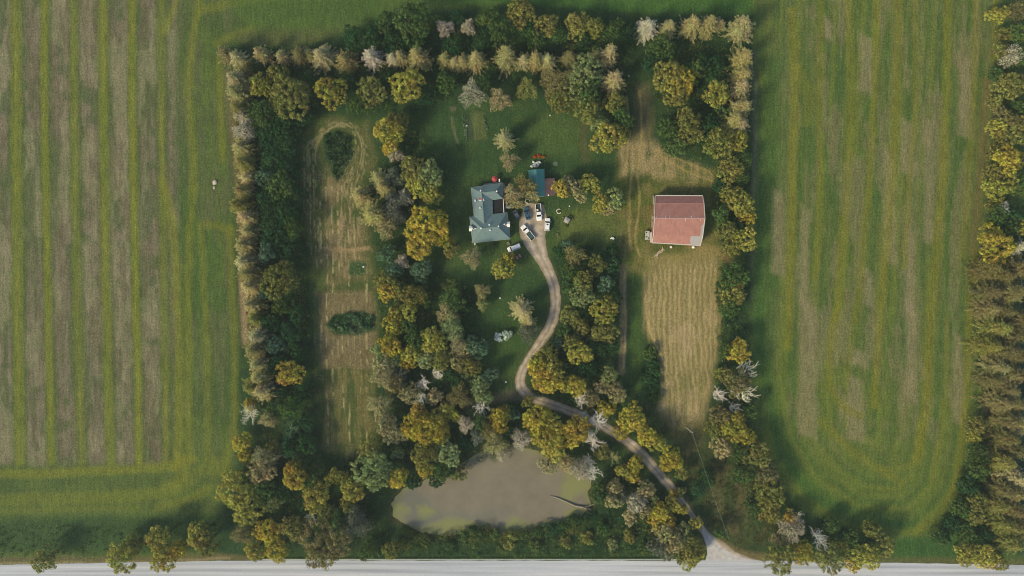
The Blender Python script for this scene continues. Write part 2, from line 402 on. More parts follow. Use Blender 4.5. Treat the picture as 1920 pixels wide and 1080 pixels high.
# drive shoulders
DRIVE = [(1003, 382, 34), (1001, 410, 52), (998, 432, 52), (1003, 455, 40), (1014, 480, 26), (1030, 510, 21), (1040, 540, 19), (1043, 570, 19), (1037, 600, 20), (1022, 632, 21), (1003, 656, 16), (988, 678, 15), (977, 700, 17), (974, 718, 19), (982, 736, 21), (1000, 748, 18),
         (1030, 757, 18), (1062, 768, 18), (1100, 783, 17), (1140, 803, 17), (1178, 828, 18), (1208, 856, 19), (1236, 888, 18), (1262, 920, 16), (1286, 950, 13), (1306, 977, 10), (1322, 1000, 14), (1336, 1020, 26), (1350, 1036, 46), (1366, 1050, 84), (1376, 1062, 130)]
dd = segdist(smoothpts([p[:2] for p in DRIVE], 2), WX, WY)
put(1-sst(6, 17, dd), (98, 92, 66), .55)
put(line([(990, 742), (950, 742), (905, 756), (880, 760)], 20, 16, .7), (104, 96, 84), .75)
# pond basin
POND = [(735, 948), (752, 925), (776, 905), (815, 892), (850, 882), (880, 860), (905, 845), (950, 835), (1000, 845), (1045, 862), (1092, 880), (1105, 905), (1098, 925), (1108, 945), (1094, 962), (1075, 975), (1050, 990), (1010, 1003), (960, 1002), (905, 992), (840, 1003), (790, 1004), (758, 985), (738, 970)]
dp = segdist(POND, WX, WY, True); dp = np.where(inside(POND, WX, WY), dp, -dp) + 6 + 16*(fbm(26, 26, 140, 3)-.5)
put(sst(-10, 6, dp), (70, 66, 44), .8)
Z = .12*(fbm(30, 30, 99)-.5) - .9*sst(-4, 26, dp)
Z = Z - .12*sst(-4, 8, (X*0+1)*(60-np.abs(Y-1076)-4))*0
roadm = sst(1030, 1044, Y)*(1-sst(1106, 1120, Y)); drm = 1-sst(14, 40, dd)
Z = Z*(1-np.maximum(roadm, drm))
Z = np.where((Y > 1235) | (Y < -130) | (X < -130) | (X > 2050), 0, Z)
# fine tonal mottling of the growth itself
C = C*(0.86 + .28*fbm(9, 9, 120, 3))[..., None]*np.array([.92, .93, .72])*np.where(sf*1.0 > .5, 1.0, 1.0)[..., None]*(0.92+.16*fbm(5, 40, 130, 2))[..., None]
def ground_mat():
    m, t, b = nmat("fields_and_grass")
    a = t.nodes.new("ShaderNodeAttribute"); a.attribute_name = "ground_colour"
    s = t.nodes.new("ShaderNodeAttribute"); s.attribute_name = "straw"
    geo = t.nodes.new("ShaderNodeNewGeometry")
    def N(scale, st, det=4):
        mp = t.nodes.new("ShaderNodeMapping"); mp.inputs["Scale"].default_value = st
        n = t.nodes.new("ShaderNodeTexNoise"); n.inputs["Scale"].default_value = scale; n.inputs["Detail"].default_value = det
        t.links.new(geo.outputs["Position"], mp.inputs[0]); t.links.new(mp.outputs[0], n.inputs["Vector"]); return n.outputs["Fac"]
    def MR(f, a0, a1, b0, b1):
        r = t.nodes.new("ShaderNodeMapRange")
        for k, v in zip(("From Min", "From Max", "To Min", "To Max"), (a0, a1, b0, b1)): r.inputs[k].default_value = v
        t.links.new(f, r.inputs[0]); return r.outputs[0]
    def MU(x, y):
        q = t.nodes.new("ShaderNodeMath"); q.operation = 'MULTIPLY'; t.links.new(x, q.inputs[0]); t.links.new(y, q.inputs[1]); return q.outputs[0]
    f = MU(MU(MU(MR(N(1.1, (2.6, .22, 1), 3), .3, .7, .86, 1.14), MR(N(1.5, (1, 1, 1)), .3, .7, .70, 1.30)), MR(N(.5, (2.2, .35, 1)), .3, .7, .84, 1.16)), MR(N(4., (1, 1, 1), 3), .3, .7, .72, 1.30))
    v = t.nodes.new("ShaderNodeVectorMath"); v.operation = 'SCALE'
    t.links.new(a.outputs["Color"], v.inputs[0]); t.links.new(f, v.inputs["Scale"])
    # loose straw and pale stalks lying in rows
    sp = MU(MR(N(2.6, (1.6, .7, 1), 3), .58, .66, 0, .75), s.outputs["Fac"])
    mx = t.nodes.new("ShaderNodeMix"); mx.data_type = 'RGBA'
    t.links.new(sp, mx.inputs["Factor"]); t.links.new(v.outputs[0], mx.inputs["A"]); mx.inputs["B"].default_value = (.46, .38, .24, 1)
    m3 = t.nodes.new("ShaderNodeMix"); m3.data_type = 'RGBA'      # scattered pale stalks everywhere
    t.links.new(MR(N(2.1, (1, .8, 1), 2), .65, .71, 0, .35), m3.inputs["Factor"]); t.links.new(mx.outputs["Result"], m3.inputs["A"]); m3.inputs["B"].default_value = (.30, .28, .17, 1)
    t.links.new(m3.outputs["Result"], b.inputs["Base Color"])
    b.inputs["Roughness"].default_value = .95; b.inputs["Specular IOR Level"].default_value = .15
    bp = t.nodes.new("ShaderNodeBump"); bp.inputs["Strength"].default_value = .6; bp.inputs["Distance"].default_value = .25
    t.links.new(N(2.2, (1, 1, 1), 5), bp.inputs["Height"]); t.links.new(bp.outputs[0], b.inputs["Normal"])
    return m
GM = ground_mat()
ny, nx = X.shape
VX = (X-960)*S; VY = (540-Y)*S
allv = np.stack([VX, VY, Z], -1).reshape(-1, 3)
idx = np.arange(ny*nx).reshape(ny, nx)
F = np.stack([idx[:-1, :-1], idx[1:, :-1], idx[1:, 1:], idx[:-1, 1:]], -1).reshape(-1, 4)
cx = (X[:-1, :-1]+GS/2).ravel(); cy = (Y[:-1, :-1]+GS/2).ravel()
reg = np.zeros(len(F), int)
def setreg(pts, k): reg[inside(pts, cx, cy)] = k
setreg([(-200, -200), (470, -200), (432, 84), (445, 400), (455, 860), (420, 960), (400, 970), (-200, 975)], 1)
setreg([(1416, -200), (1880, -200), (1868, 200), (1838, 500), (1818, 800), (1795, 930), (1720, 1008), (1600, 1000), (1500, 940), (1440, 850), (1414, 700)], 2)
setreg([(560, 245), (612, 218), (692, 228), (705, 300), (690, 420), (712, 520), (706, 700), (712, 820), (660, 868), (604, 840), (590, 700), (588, 560), (575, 430)], 3)
setreg([(800, 225), (860, 195), (1010, 190), (1120, 250), (1165, 300), (1165, 480), (1060, 450), (1030, 480), (1040, 560), (1000, 650), (975, 700), (940, 745), (905, 720), (900, 620), (880, 540), (830, 520), (840, 400)], 4)
setreg([(1208, 516), (1260, 500), (1345, 488), (1350, 580), (1347, 640), (1332, 720), (1312, 800), (1262, 800), (1236, 765), (1244, 690), (1236, 660), (1210, 620), (1206, 560)], 5)
rgba = np.concatenate([C.reshape(-1, 3), np.ones((ny*nx, 1))], 1)
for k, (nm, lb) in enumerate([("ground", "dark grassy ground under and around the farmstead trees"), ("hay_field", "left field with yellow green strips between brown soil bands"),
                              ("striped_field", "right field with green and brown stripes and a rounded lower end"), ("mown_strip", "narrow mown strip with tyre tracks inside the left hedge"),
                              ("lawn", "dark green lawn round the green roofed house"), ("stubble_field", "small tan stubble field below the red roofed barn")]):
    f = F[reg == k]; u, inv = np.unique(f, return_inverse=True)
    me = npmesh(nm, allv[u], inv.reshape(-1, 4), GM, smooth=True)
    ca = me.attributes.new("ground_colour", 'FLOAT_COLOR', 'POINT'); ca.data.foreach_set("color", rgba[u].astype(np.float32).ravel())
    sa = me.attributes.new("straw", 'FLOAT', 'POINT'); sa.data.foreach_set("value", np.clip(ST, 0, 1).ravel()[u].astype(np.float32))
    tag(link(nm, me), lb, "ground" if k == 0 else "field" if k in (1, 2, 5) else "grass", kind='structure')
# farmland out to the horizon
a0, b0 = P(GX0, GY0), P(gx[-1], gy[-1])
B_ = 1500
fv = [(-B_, B_, 0), (B_, B_, 0), (B_, -B_, 0), (-B_, -B_, 0), (a0.x, a0.y, 0), (b0.x, a0.y, 0), (b0.x, b0.y, 0), (a0.x, b0.y, 0)]
me = npmesh("farmland", np.array(fv), np.array([(0, 4, 5, 1), (1, 5, 6, 2), (2, 6, 7, 3), (3, 7, 4, 0)]), mat("far_fields", (80, 94, 48), .95, var=.4, scale=.02))
tag(link("farmland", me), "open green farmland stretching away beyond the picture", "ground", kind='structure')
# ------------------------------------------------------------------ road, drive, water
def sheet(name, pts, z, m, label, cat="road", res=None):
    mb = MB(); mb.add([(*P(x, y)[:2], z) for x, y in pts], [tuple(range(len(pts)))])
    o = mb.build(name, m); tag(o, label, cat, kind='structure'); return o
def gravel(name, a, b, c, sc=.35, tracks=None):
    m, t, bs = nmat(name)
    geo = t.nodes.new("ShaderNodeNewGeometry"); tc = t.nodes.new("ShaderNodeUVMap")
    n1 = t.nodes.new("ShaderNodeTexNoise"); n1.inputs["Scale"].default_value = sc; n1.inputs["Detail"].default_value = 6
    n2 = t.nodes.new("ShaderNodeTexNoise"); n2.inputs["Scale"].default_value = 6; n2.inputs["Detail"].default_value = 3
    mp = t.nodes.new("ShaderNodeMapping"); mp.inputs["Scale"].default_value = (.04, 2.2, 1) if tracks == 'x' else (1, 1, 1)
    t.links.new(geo.outputs["Position"], mp.inputs[0]); t.links.new(geo.outputs["Position"], n2.inputs["Vector"])
    t.links.new(mp.outputs[0], n1.inputs["Vector"])
    r = t.nodes.new("ShaderNodeValToRGB"); e = r.color_ramp.elements
    e[0].position = .32; e[0].color = (*s2l(a), 1); e[1].position = .7; e[1].color = (*s2l(c), 1)
    q = e.new(.52); q.color = (*s2l(b), 1)
    t.links.new(n1.outputs["Fac"], r.inputs[0])
    mr = t.nodes.new("ShaderNodeMapRange"); mr.inputs["From Min"].default_value = .3; mr.inputs["From Max"].default_value = .7; mr.inputs["To Min"].default_value = .86; mr.inputs["To Max"].default_value = 1.12
    t.links.new(n2.outputs["Fac"], mr.inputs[0])
    v = t.nodes.new("ShaderNodeVectorMath"); v.operation = 'SCALE'; t.links.new(r.outputs[0], v.inputs[0]); t.links.new(mr.outputs[0], v.inputs["Scale"])
    src = v.outputs[0]
    if tracks == 'uv':      # two pale wheel tracks, darker crown between and at the sides
        sx = t.nodes.new("ShaderNodeSeparateXYZ"); t.links.new(tc.outputs[0], sx.inputs[0])
        w = t.nodes.new("ShaderNodeMath"); w.operation = 'PINGPONG'; w.inputs[1].default_value = .5; t.links.new(sx.outputs[0], w.inputs[0])
        rr = t.nodes.new("ShaderNodeValToRGB"); ee = rr.color_ramp.elements
        ee[0].position = 0; ee[0].color = (.55, .55, .5, 1); ee[1].position = .5; ee[1].color = (.74, .75, .72, 1)
        for pz, cc in ((.14, .85), (.26, 1.1), (.36, 1.05), (.43, .8)): x = ee.new(pz); x.color = (cc, cc, cc, 1)
        t.links.new(w.outputs[0], rr.inputs[0])
        mm = t.nodes.new("ShaderNodeVectorMath"); mm.operation = 'MULTIPLY'; t.links.new(src, mm.inputs[0]); t.links.new(rr.outputs[0], mm.inputs[1]); src = mm.outputs[0]
    t.links.new(src, bs.inputs["Base Color"]); bs.inputs["Roughness"].default_value = .9
    bp = t.nodes.new("ShaderNodeBump"); bp.inputs["Strength"].default_value = .5; bp.inputs["Distance"].default_value = .03
    t.links.new(n2.outputs["Fac"], bp.inputs["Height"]); t.links.new(bp.outputs[0], bs.inputs["Normal"])
    return m
ROADM = gravel("pale_chipseal", (146, 148, 152), (172, 174, 176), (190, 189, 188), .35, 'x')
top = [(x, 1051 + (8*max(0, 430-x)/430 if x < 430 else 8*max(0, x-1430)/490) + RN.uniform(-.5, .5)) for x in range(-1200, 3200, 14)]
bot = [(x, 1101 + RN.uniform(-.6, .6)) for x in range(-1200, 3200, 14)]
mb = MB(); n = len(top)
mb.add([(*P(*p)[:2], .05) for p in top] + [(*P(*p)[:2], .05) for p in bot], [(i, n+i, n+i+1, i+1) for i in range(n-1)])
road = mb.build("road", ROADM); tag(road, "straight pale grey country road along the bottom of the photo", "road", kind='structure')

dpts = smoothpts(DRIVE, 2)
L_, R_ = [], []
dr = random.Random(3)
for i, (x, y, w) in enumerate(dpts):
    a = dpts[max(i-1, 0)]; b = dpts[min(i+1, len(dpts)-1)]
    dx, dy = b[0]-a[0], b[1]-a[1]; l = math.hypot(dx, dy) or 1; nx_, ny_ = -dy/l, dx/l
    w1, w2 = w/2+dr.uniform(-.9, .9), w/2+dr.uniform(-.9, .9)
    if y > 1030: nx_, ny_ = -1, 0
    if y < 412: nx_, ny_ = -1, -.1
    if i and y > 1030: w1 *= .62; w2 *= 1.3
    L_.append((x+nx_*w1, y+ny_*w1)); R_.append((x-nx_*w2, y-ny_*w2))
NC = 6
vs_, fs_, uvs = [], [], []
for i in range(len(L_)):
    for k in range(NC+1):
        u = k/NC; q = P(L_[i][0]*(1-u)+R_[i][0]*u, L_[i][1]*(1-u)+R_[i][1]*u); vs_.append((q.x, q.y, .03)); uvs.append((u, i*.1))
for i in range(len(L_)-1):
    for k in range(NC):
        a = i*(NC+1)+k; fs_.append((a, a+NC+1, a+NC+2, a+1))
me = bpy.data.meshes.new("driveway"); me.from_pydata(vs_, [], fs_); me.update()
uvl = me.uv_layers.new(name="UVMap")
for lp in me.loops: uvl.data[lp.index].uv = uvs[lp.vertex_index]
me.materials.append(gravel("drive_gravel", (148, 133, 112), (170, 154, 132), (188, 173, 152), .5, 'uv'))
AP = [(1317, 988), (1324, 998), (1334, 1008), (1346, 1020), (1360, 1031), (1378, 1041), (1402, 1048), (1440, 1053), (1322, 1053), (1326, 1038), (1324, 1018), (1318, 1002)]
mb = MB(); mb.add([(*P(x, y)[:2], .04) for x, y in AP], [tuple(range(len(AP)))])
tag(mb.build("driveway_apron", gravel("pale_junction_gravel", (160, 154, 148), (178, 172, 166), (190, 186, 180), .6)), "pale fan shaped apron where the driveway meets the road", "driveway", kind='structure')
tag(link("driveway", me), "winding pale gravel driveway from the house down to the road", "driveway", kind='structure')

def water_mat():
    m, t, b = nmat("turbid_pond_water")
    geo = t.nodes.new("ShaderNodeNewGeometry")
    alg = t.nodes.new("ShaderNodeAttribute"); alg.attribute_name = "algae"
    blu = t.nodes.new("ShaderNodeAttribute"); blu.attribute_name = "clear"
    n = t.nodes.new("ShaderNodeTexNoise"); n.inputs["Scale"].default_value = .13; n.inputs["Detail"].default_value = 8; n.inputs["Roughness"].default_value = .62
    t.links.new(geo.outputs["Position"], n.inputs["Vector"])
    r = t.nodes.new("ShaderNodeValToRGB"); e = r.color_ramp.elements
    e[0].position = .35; e[0].color = (*s2l((112, 104, 84)), 1); e[1].position = .68; e[1].color = (*s2l((126, 117, 96)), 1)
    t.links.new(n.outputs["Fac"], r.inputs[0])
    m1 = t.nodes.new("ShaderNodeMix"); m1.data_type = 'RGBA'; t.links.new(blu.outputs["Fac"], m1.inputs["Factor"]); t.links.new(r.outputs[0], m1.inputs["A"]); m1.inputs["B"].default_value = (*s2l((92, 98, 88)), 1)
    n3 = t.nodes.new("ShaderNodeTexNoise"); n3.inputs["Scale"].default_value = .9; n3.inputs["Detail"].default_value = 8; n3.inputs["Roughness"].default_value = .7
    t.links.new(geo.outputs["Position"], n3.inputs["Vector"])
    ad = t.nodes.new("ShaderNodeMath"); ad.operation = 'ADD'; t.links.new(alg.outputs["Fac"], ad.inputs[0]); t.links.new(n3.outputs["Fac"], ad.inputs[1])
    mr = t.nodes.new("ShaderNodeMapRange"); mr.inputs["From Min"].default_value = .72; mr.inputs["From Max"].default_value = 1.4; t.links.new(ad.outputs[0], mr.inputs[0])
    m2 = t.nodes.new("ShaderNodeMix"); m2.data_type = 'RGBA'; t.links.new(mr.outputs[0], m2.inputs["Factor"]); t.links.new(m1.outputs["Result"], m2.inputs["A"]); m2.inputs["B"].default_value = (*s2l((124, 126, 74)), 1)
    t.links.new(m2.outputs["Result"], b.inputs["Base Color"])
    b.inputs["Roughness"].default_value = .25; b.inputs["Specular IOR Level"].default_value = .3
    n4 = t.nodes.new("ShaderNodeTexNoise"); n4.inputs["Scale"].default_value = 1.4; n4.inputs["Detail"].default_value = 4; t.links.new(geo.outputs["Position"], n4.inputs["Vector"])
    bp = t.nodes.new("ShaderNodeBump"); bp.inputs["Strength"].default_value = .35; bp.inputs["Distance"].default_value = .1; t.links.new(n4.outputs["Fac"], bp.inputs["Height"]); t.links.new(bp.outputs[0], b.inputs["Normal"])
    return m
wx, wy = np.meshgrid(np.arange(715, 1131, 4.), np.arange(818, 1021, 4.))
X0_, Y0_, WX0, WY0 = X, Y, WX, WY
X, Y = wx, wy
_a = fbm(40, 30, 300, 3); WX = X+30*(_a-.5); WY = Y+22*(fbm(40, 30, 310, 3)-.5)
algae = np.maximum.reduce([poly([(725, 945), (745, 935), (760, 955), (745, 985), (728, 975)], 13), poly([(775, 950), (800, 945), (808, 965), (792, 976), (778, 966)], 13)*.9,
        poly([(750, 985), (800, 985), (835, 968), (880, 972), (930, 985), (960, 968), (1000, 985), (1080, 965), (1090, 990), (1000, 1015), (780, 1015)], 13)*.8,
        poly([(1050, 890), (1080, 880), (1110, 900), (1098, 925), (1075, 945), (1055, 935), (1046, 910)], 13)*.8, poly([(1058, 955), (1090, 948), (1096, 965), (1070, 980), (1056, 975)], 13)*.95])
clear = np.maximum.reduce([poly([(745, 930), (775, 910), (808, 930), (812, 960), (850, 968), (800, 990), (762, 980)], 14), poly([(800, 960), (960, 952), (965, 968), (850, 985)], 12)*.6])
n_y, n_x = wx.shape; id_ = np.arange(n_y*n_x).reshape(n_y, n_x)
Fw = np.stack([id_[:-1, :-1], id_[1:, :-1], id_[1:, 1:], id_[:-1, 1:]], -1).reshape(-1, 4)
dpw = segdist(POND, wx, wy, True); dpw = np.where(inside(POND, wx, wy), dpw, -dpw); algae = np.maximum(algae, (1-sst(-6, 20, dpw))*.72); clear = clear*.55
fc = (dpw[:-1, :-1] > -22).ravel(); Fw = Fw[fc]
u, inv = np.unique(Fw, return_inverse=True)
wv = np.stack([(wx-960)*S, (540-wy)*S, np.full(wx.shape, -.22)], -1).reshape(-1, 3)
me = npmesh("pond_water", wv[u], inv.reshape(-1, 4), water_mat())
for nm, ar in (("algae", algae), ("clear", clear)):
    at = me.attributes.new(nm, 'FLOAT', 'POINT'); at.data.foreach_set("value", ar.ravel()[u].astype(np.float32))
tag(link("pond_water", me), "muddy brown pond with yellow green algae round its edge", "pond", kind='structure')
X, Y, WX, WY = X0_, Y0_, WX0, WY0

# ------------------------------------------------------------------ tree builders
def quadset(Cn, Nn, s, asp, rs, along=None):
    n = len(Cn)
    Nn = Nn/np.maximum(np.linalg.norm(Nn, axis=1, keepdims=True), 1e-6)
    r = rs.randn(n, 3) if along is None else along
    T = r - Nn*np.sum(r*Nn, 1, keepdims=True); T /= np.maximum(np.linalg.norm(T, axis=1, keepdims=True), 1e-6)
    B = np.cross(Nn, T); s = np.broadcast_to(s, (n,))[:, None]/2
    a = T*s; b = B*s*asp
    V = np.stack([Cn-a, Cn-b*.9, Cn+a, Cn+b*.9], 1).reshape(-1, 3)      # leaf-like diamonds
    return V, np.arange(4*n).reshape(n, 4)
def sphere_pts(n, rs):
    i = np.arange(n)+.5; ph = np.arccos(1-2*i/n); th = math.pi*(1+5**.5)*i + rs.rand()*6
    return np.stack([np.cos(th)*np.sin(ph), np.sin(th)*np.sin(ph), np.cos(ph)], 1)
def broadleaf_crown(r, h, seed, leaf=.46, per=46, clump=.80):
    rs = np.random.RandomState(seed)
    zc = h*.60; rz = h*.40
    k = int(5 + r*1.1)
    th = np.arange(k)*2*math.pi/k + rs.rand(k)*.9
    rad = rs.uniform(.35, .76, k)*r
    lob = np.stack([np.cos(th)*rad, np.sin(th)*rad, zc + rs.uniform(-.35, .35, k)*rz], 1); lr = rs.uniform(.26, .50, k)*r
    lob = np.vstack([lob, [[rs.uniform(-.1, .1)*r, rs.uniform(-.1, .1)*r, zc+rz*.45]]]); lr = np.append(lr, .5*r)
    cs = []; dirs = []
    for c, q in zip(lob, lr):
        n = int(4*math.pi*q*q/(clump*2.0)**2)+5
        d = sphere_pts(n, rs) + rs.randn(n, 3)*.18; d /= np.linalg.norm(d, axis=1, keepdims=True)
        p = c + d*q*np.array([1, 1, min(1.25, rz/r*1.15)])*rs.uniform(.74, 1.14, (n, 1))
        cs.append(p); dirs.append(d)
    cs = np.vstack(cs); dirs = np.vstack(dirs)
    keep = np.ones(len(cs), bool)
    for c, q in zip(lob, lr): keep &= np.linalg.norm((cs-c)/np.array([1, 1, min(1.25, rz/r*1.15)]), axis=1) > q*.72
    keep &= (dirs[:, 2] > -.55) & (rs.rand(len(cs)) > .14)
    cs = cs[keep]; n = len(cs)
    ct = rs.uniform(.55, 1.38, n); cr = clump*rs.uniform(.65, 1.25, n)
    d = rs.randn(n*per, 3); d /= np.linalg.norm(d, axis=1, keepdims=True); d[:, 2] = np.where(d[:, 2] < -.5, -d[:, 2], d[:, 2])
    ii = np.repeat(np.arange(n), per)
    p = cs[ii] + d*(cr[ii]*rs.uniform(.6, 1.05, n*per))[:, None]*np.array([1, 1, .8])
    N = d + rs.randn(n*per, 3)*.30
    V, F = quadset(p, N, leaf*rs.uniform(.7, 1.3, n*per), .75, rs)
    tone = ct[ii]*rs.uniform(.75, 1.25, n*per)
    return V, F, tone
def wispy_crown(r, h, seed):
    """thin feathery crown: many fine twigs and small leaves pointing up and out"""
    rs = np.random.RandomState(seed)
    n = int(900 + 260*r*r/4)
    d = rs.randn(n, 3); d /= np.linalg.norm(d, axis=1, keepdims=True); d[:, 2] = np.abs(d[:, 2])*1.0 - .12
    lump = 1 + .22*np.sin(3*np.arctan2(d[:, 1], d[:, 0])+seed) + .14*np.sin(7*np.arctan2(d[:, 1], d[:, 0])+2*seed)
    rr = rs.uniform(.35, 1.0, n)**.6*lump
    c = np.array([0, 0, h*.42])
    p = c + d*np.stack([r*rr, r*rr, h*.56*rr], 1)
    al = d + rs.randn(n, 3)*.35
    N = rs.randn(n, 3) + np.array([0, 0, .6])
    V, F = quadset(p, N, rs.uniform(.5, 1.15, n), .20, rs, along=al)
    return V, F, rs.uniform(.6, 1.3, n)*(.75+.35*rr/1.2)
def conifer_crown(r, h, seed, gap=.42):
    rs = np.random.RandomState(seed)
    Cs, Al, Nn, Sz, To = [], [], [], [], []
    z = h*.10; k = 0
    while z < h*.985:
        t = (z/h); R = r*(1-t)**.7*1.22*rs.uniform(.75, 1.12) + .15
        nb = max(5, int(7 + 5*(1-t)))
        for j in range(nb):
            th = 2*math.pi*j/nb + k*.7 + rs.uniform(-.25, .25); L = R*(rs.uniform(.55, 1.0) if rs.rand() < .7 else rs.uniform(1.05, 1.38))
            tone = rs.uniform(.75, 1.2)
            m = max(2, int(L/.30))
            out = np.array([math.cos(th), math.sin(th), 0]); side = np.array([-math.sin(th), math.cos(th), 0])
            for q in range(m):
                s = (q+.6)/m; zz = z - .20*L*s + .16*L*s*s*s*1.6 + .25*(1-s)
                pos = out*L*s + np.array([0, 0, zz])
                w = .55*(1-.55*s)*min(1, L/1.5)+.16
                for sg in (-1, 1):
                    a = out*.8 + side*sg*.75 + np.array([0, 0, -.1+.25*t])
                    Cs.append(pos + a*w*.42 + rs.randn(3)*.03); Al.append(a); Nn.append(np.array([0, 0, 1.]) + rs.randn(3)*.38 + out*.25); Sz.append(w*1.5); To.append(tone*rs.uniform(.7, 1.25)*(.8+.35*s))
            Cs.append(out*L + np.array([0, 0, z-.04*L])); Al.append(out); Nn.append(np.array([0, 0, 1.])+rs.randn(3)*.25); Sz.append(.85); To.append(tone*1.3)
        z += gap*rs.uniform(.8, 1.2); k += 1
    for q in range(5):
        a = np.array([rs.uniform(-.3, .3), rs.uniform(-.3, .3), 1]); Cs.append(np.array([0, 0, h-.3])+a*.1); Al.append(a); Nn.append(rs.randn(3)); Sz.append(.8); To.append(1.2)
    V, F = quadset(np.array(Cs), np.array(Nn), np.array(Sz)*1.1, .22, rs, along=np.array(Al))
    return V, F, np.array(To)
def trunk_mesh(r, h, seed, kind):
    rs = random.Random(seed); mb = MB(); R = max(.12, r*.055+.06)
    if kind == 'c':
        mb.tube([(0, 0, -.3), (0, 0, h*.4), (0, 0, h*.97)], [R, R*.7, .02], 7)
    else:
        mb.tube([(0, 0, -.3), (rs.uniform(-.1, .1), rs.uniform(-.1, .1), h*.28), (rs.uniform(-.3, .3), rs.uniform(-.3, .3), h*.6), (rs.uniform(-.4, .4), rs.uniform(-.4, .4), h*.82)], [R*1.25, R, R*.6, .05], 7)
        for k in range(6):
            a = k*1.05+rs.uniform(-.3, .3); z0 = h*rs.uniform(.22, .5); l = r*rs.uniform(.5, .8)
            mb.tube([(0, 0, z0), (math.cos(a)*l*.5, math.sin(a)*l*.5, z0+h*.14), (math.cos(a)*l, math.sin(a)*l, z0+h*.26)], [R*.5, R*.3, .03], 5)
    me = bpy.data.meshes.new("trunk"); me.from_pydata(mb.v, [], mb.f); me.materials.append(BARK); me.update(); return me
def bare_meshes(r, h, seed):
    rs = random.Random(seed); tr = MB(); br = MB(); tones = []
    R = r*.05+.07
    top = (rs.uniform(-.3, .3), rs.uniform(-.3, .3), h*.62)
    tr.tube([(0, 0, -.3), (.1, 0, h*.3), top], [R*1.2, R, R*.6], 6)
    def grow(p, d, L, rad, lv):
        q = p; pts = [p]; steps = 3
        for s in range(steps):
            d = (d + Vector((rs.uniform(-.32, .32), rs.uniform(-.32, .32), rs.uniform(-.18, .22)))).normalized()
            q = q + d*L/steps; pts.append(q)
        br.tube([tuple(x) for x in pts], [rad*(1-.2*i) for i in range(4)], 4 if lv < 2 else 3, cap=False)
        if lv < 3:
            for k in range(4 if lv < 2 else 3):
                b = pts[1+k % 3]; dd = (d*.6 + Vector((rs.uniform(-1, 1), rs.uniform(-1, 1), rs.uniform(-.1, .7)))).normalized()
                grow(b, dd, L*rs.uniform(.5, .72), rad*.55, lv+1)
    nb = 7
    for k in range(nb):
        a = k*2*math.pi/nb+rs.uniform(-.3, .3); z0 = h*rs.uniform(.32, .62)
        grow(Vector((0, 0, z0)), Vector((math.cos(a), math.sin(a), rs.uniform(.35, .9))).normalized(), r*.62, R*.62, 0)
    me = bpy.data.meshes.new("trunk"); me.from_pydata(tr.v, [], tr.f); me.materials.append(PALEBARK)
    mc = bpy.data.meshes.new("crown"); mc.from_pydata(br.v, [], br.f); mc.materials.append(PALEBARK)
    for m_ in (me, mc):
        a = m_.attributes.new("tone", 'FLOAT', 'FACE'); a.data.foreach_set("value", np.random.RandomState(seed).uniform(.8, 1.2, len(m_.polygons)).astype(np.float32)); m_.update()
    return mc, me
PROTO = {}
SIZES = {'d': [(1.9, 4.6), (2.7, 6.4), (3.6, 8.6), (4.7, 10.6), (6.4, 13.0)], 'c': [(2.0, 7.0), (2.7, 9.5), (3.5, 12.0)], 'f': [(2.5, 7.5), (3.5, 10.0), (4.8, 12.0)], 'b': [(3.0, 8.0), (4.4, 11.0)], 's': [(1.6, 2.0), (2.6, 2.8)]}
NV = {'d': 5, 'c': 5, 'f': 4, 'b': 4, 's': 3}
def proto(kind, si, v):
    key = (kind, si, v)
    if key not in PROTO:
        r, h = SIZES[kind][si]; sd_ = 1000*ord(kind) + 50*si + v
        if kind == 'b': PROTO[key] = bare_meshes(r, h, sd_)
        else:
            if kind == 'd': V, F, T = broadleaf_crown(r, h, sd_, clump=(.40, .50, .58, .64, .70)[si], leaf=(.28, .32, .34, .36, .38)[si], per=38)
            elif kind == 's': V, F, T = broadleaf_crown(r, h, sd_, clump=.5, leaf=.34, per=34)
            elif kind == 'f': V, F, T = wispy_crown(r, h, sd_)
            else: V, F, T = conifer_crown(r, h, sd_)
            PROTO[key] = (npmesh("crown", V, F, LEAF, T), trunk_mesh(r, h, sd_, kind))
    return PROTO[key]
# leaf colours (albedo): name, rgb as seen in flat light
PAL = {'G': ('dark green', (48, 78, 44)), 'M': ('mid green', (74, 96, 48)), 'O': ('olive', (122, 122, 62)), 'Y': ('yellow-green', (150, 146, 66)), 'A': ('golden', (164, 150, 60)),
       'T': ('tan', (150, 142, 98)), 'R': ('rusty brown', (118, 112, 70)), 'P': ('pale green', (132, 142, 88)), 'B': ('blue-green', (88, 114, 84)), 'W': ('whitish grey', (164, 156, 134)),
       'K': ('dull grey', (104, 108, 88)), 'S': ('silvery white', (196, 204, 188)), 'L': ('light tan', (142, 136, 86)), 'N': ('brown', (106, 100, 60))}
KGAIN = 1.22
NAME = {'d': ('broadleaf_tree', 'broadleaf tree', 'tree'), 'c': ('conifer_tree', 'conifer', 'conifer'), 'f': ('wispy_tree', 'wispy tree', 'tree'), 'b': ('bare_tree', 'bare tree', 'dead tree'), 's': ('shrub', 'shrub', 'shrub')}
ORD = ['', 'second', 'third', 'fourth', 'fifth', 'sixth', 'seventh', 'eighth', 'ninth', 'tenth', 'eleventh', 'twelfth', 'thirteenth', 'fourteenth', 'fifteenth', 'sixteenth', 'seventeenth', 'eighteenth', 'nineteenth', 'twentieth', 'twenty-first']
NUM = ['', 'one', 'two', 'three', 'four', 'five', 'six', 'seven', 'eight', 'nine', 'ten', 'eleven', 'twelve', 'thirteen', 'fourteen', 'fifteen', 'sixteen', 'seventeen', 'eighteen', 'nineteen', 'twenty', 'twenty-one']
def plural(s): return s + 's'

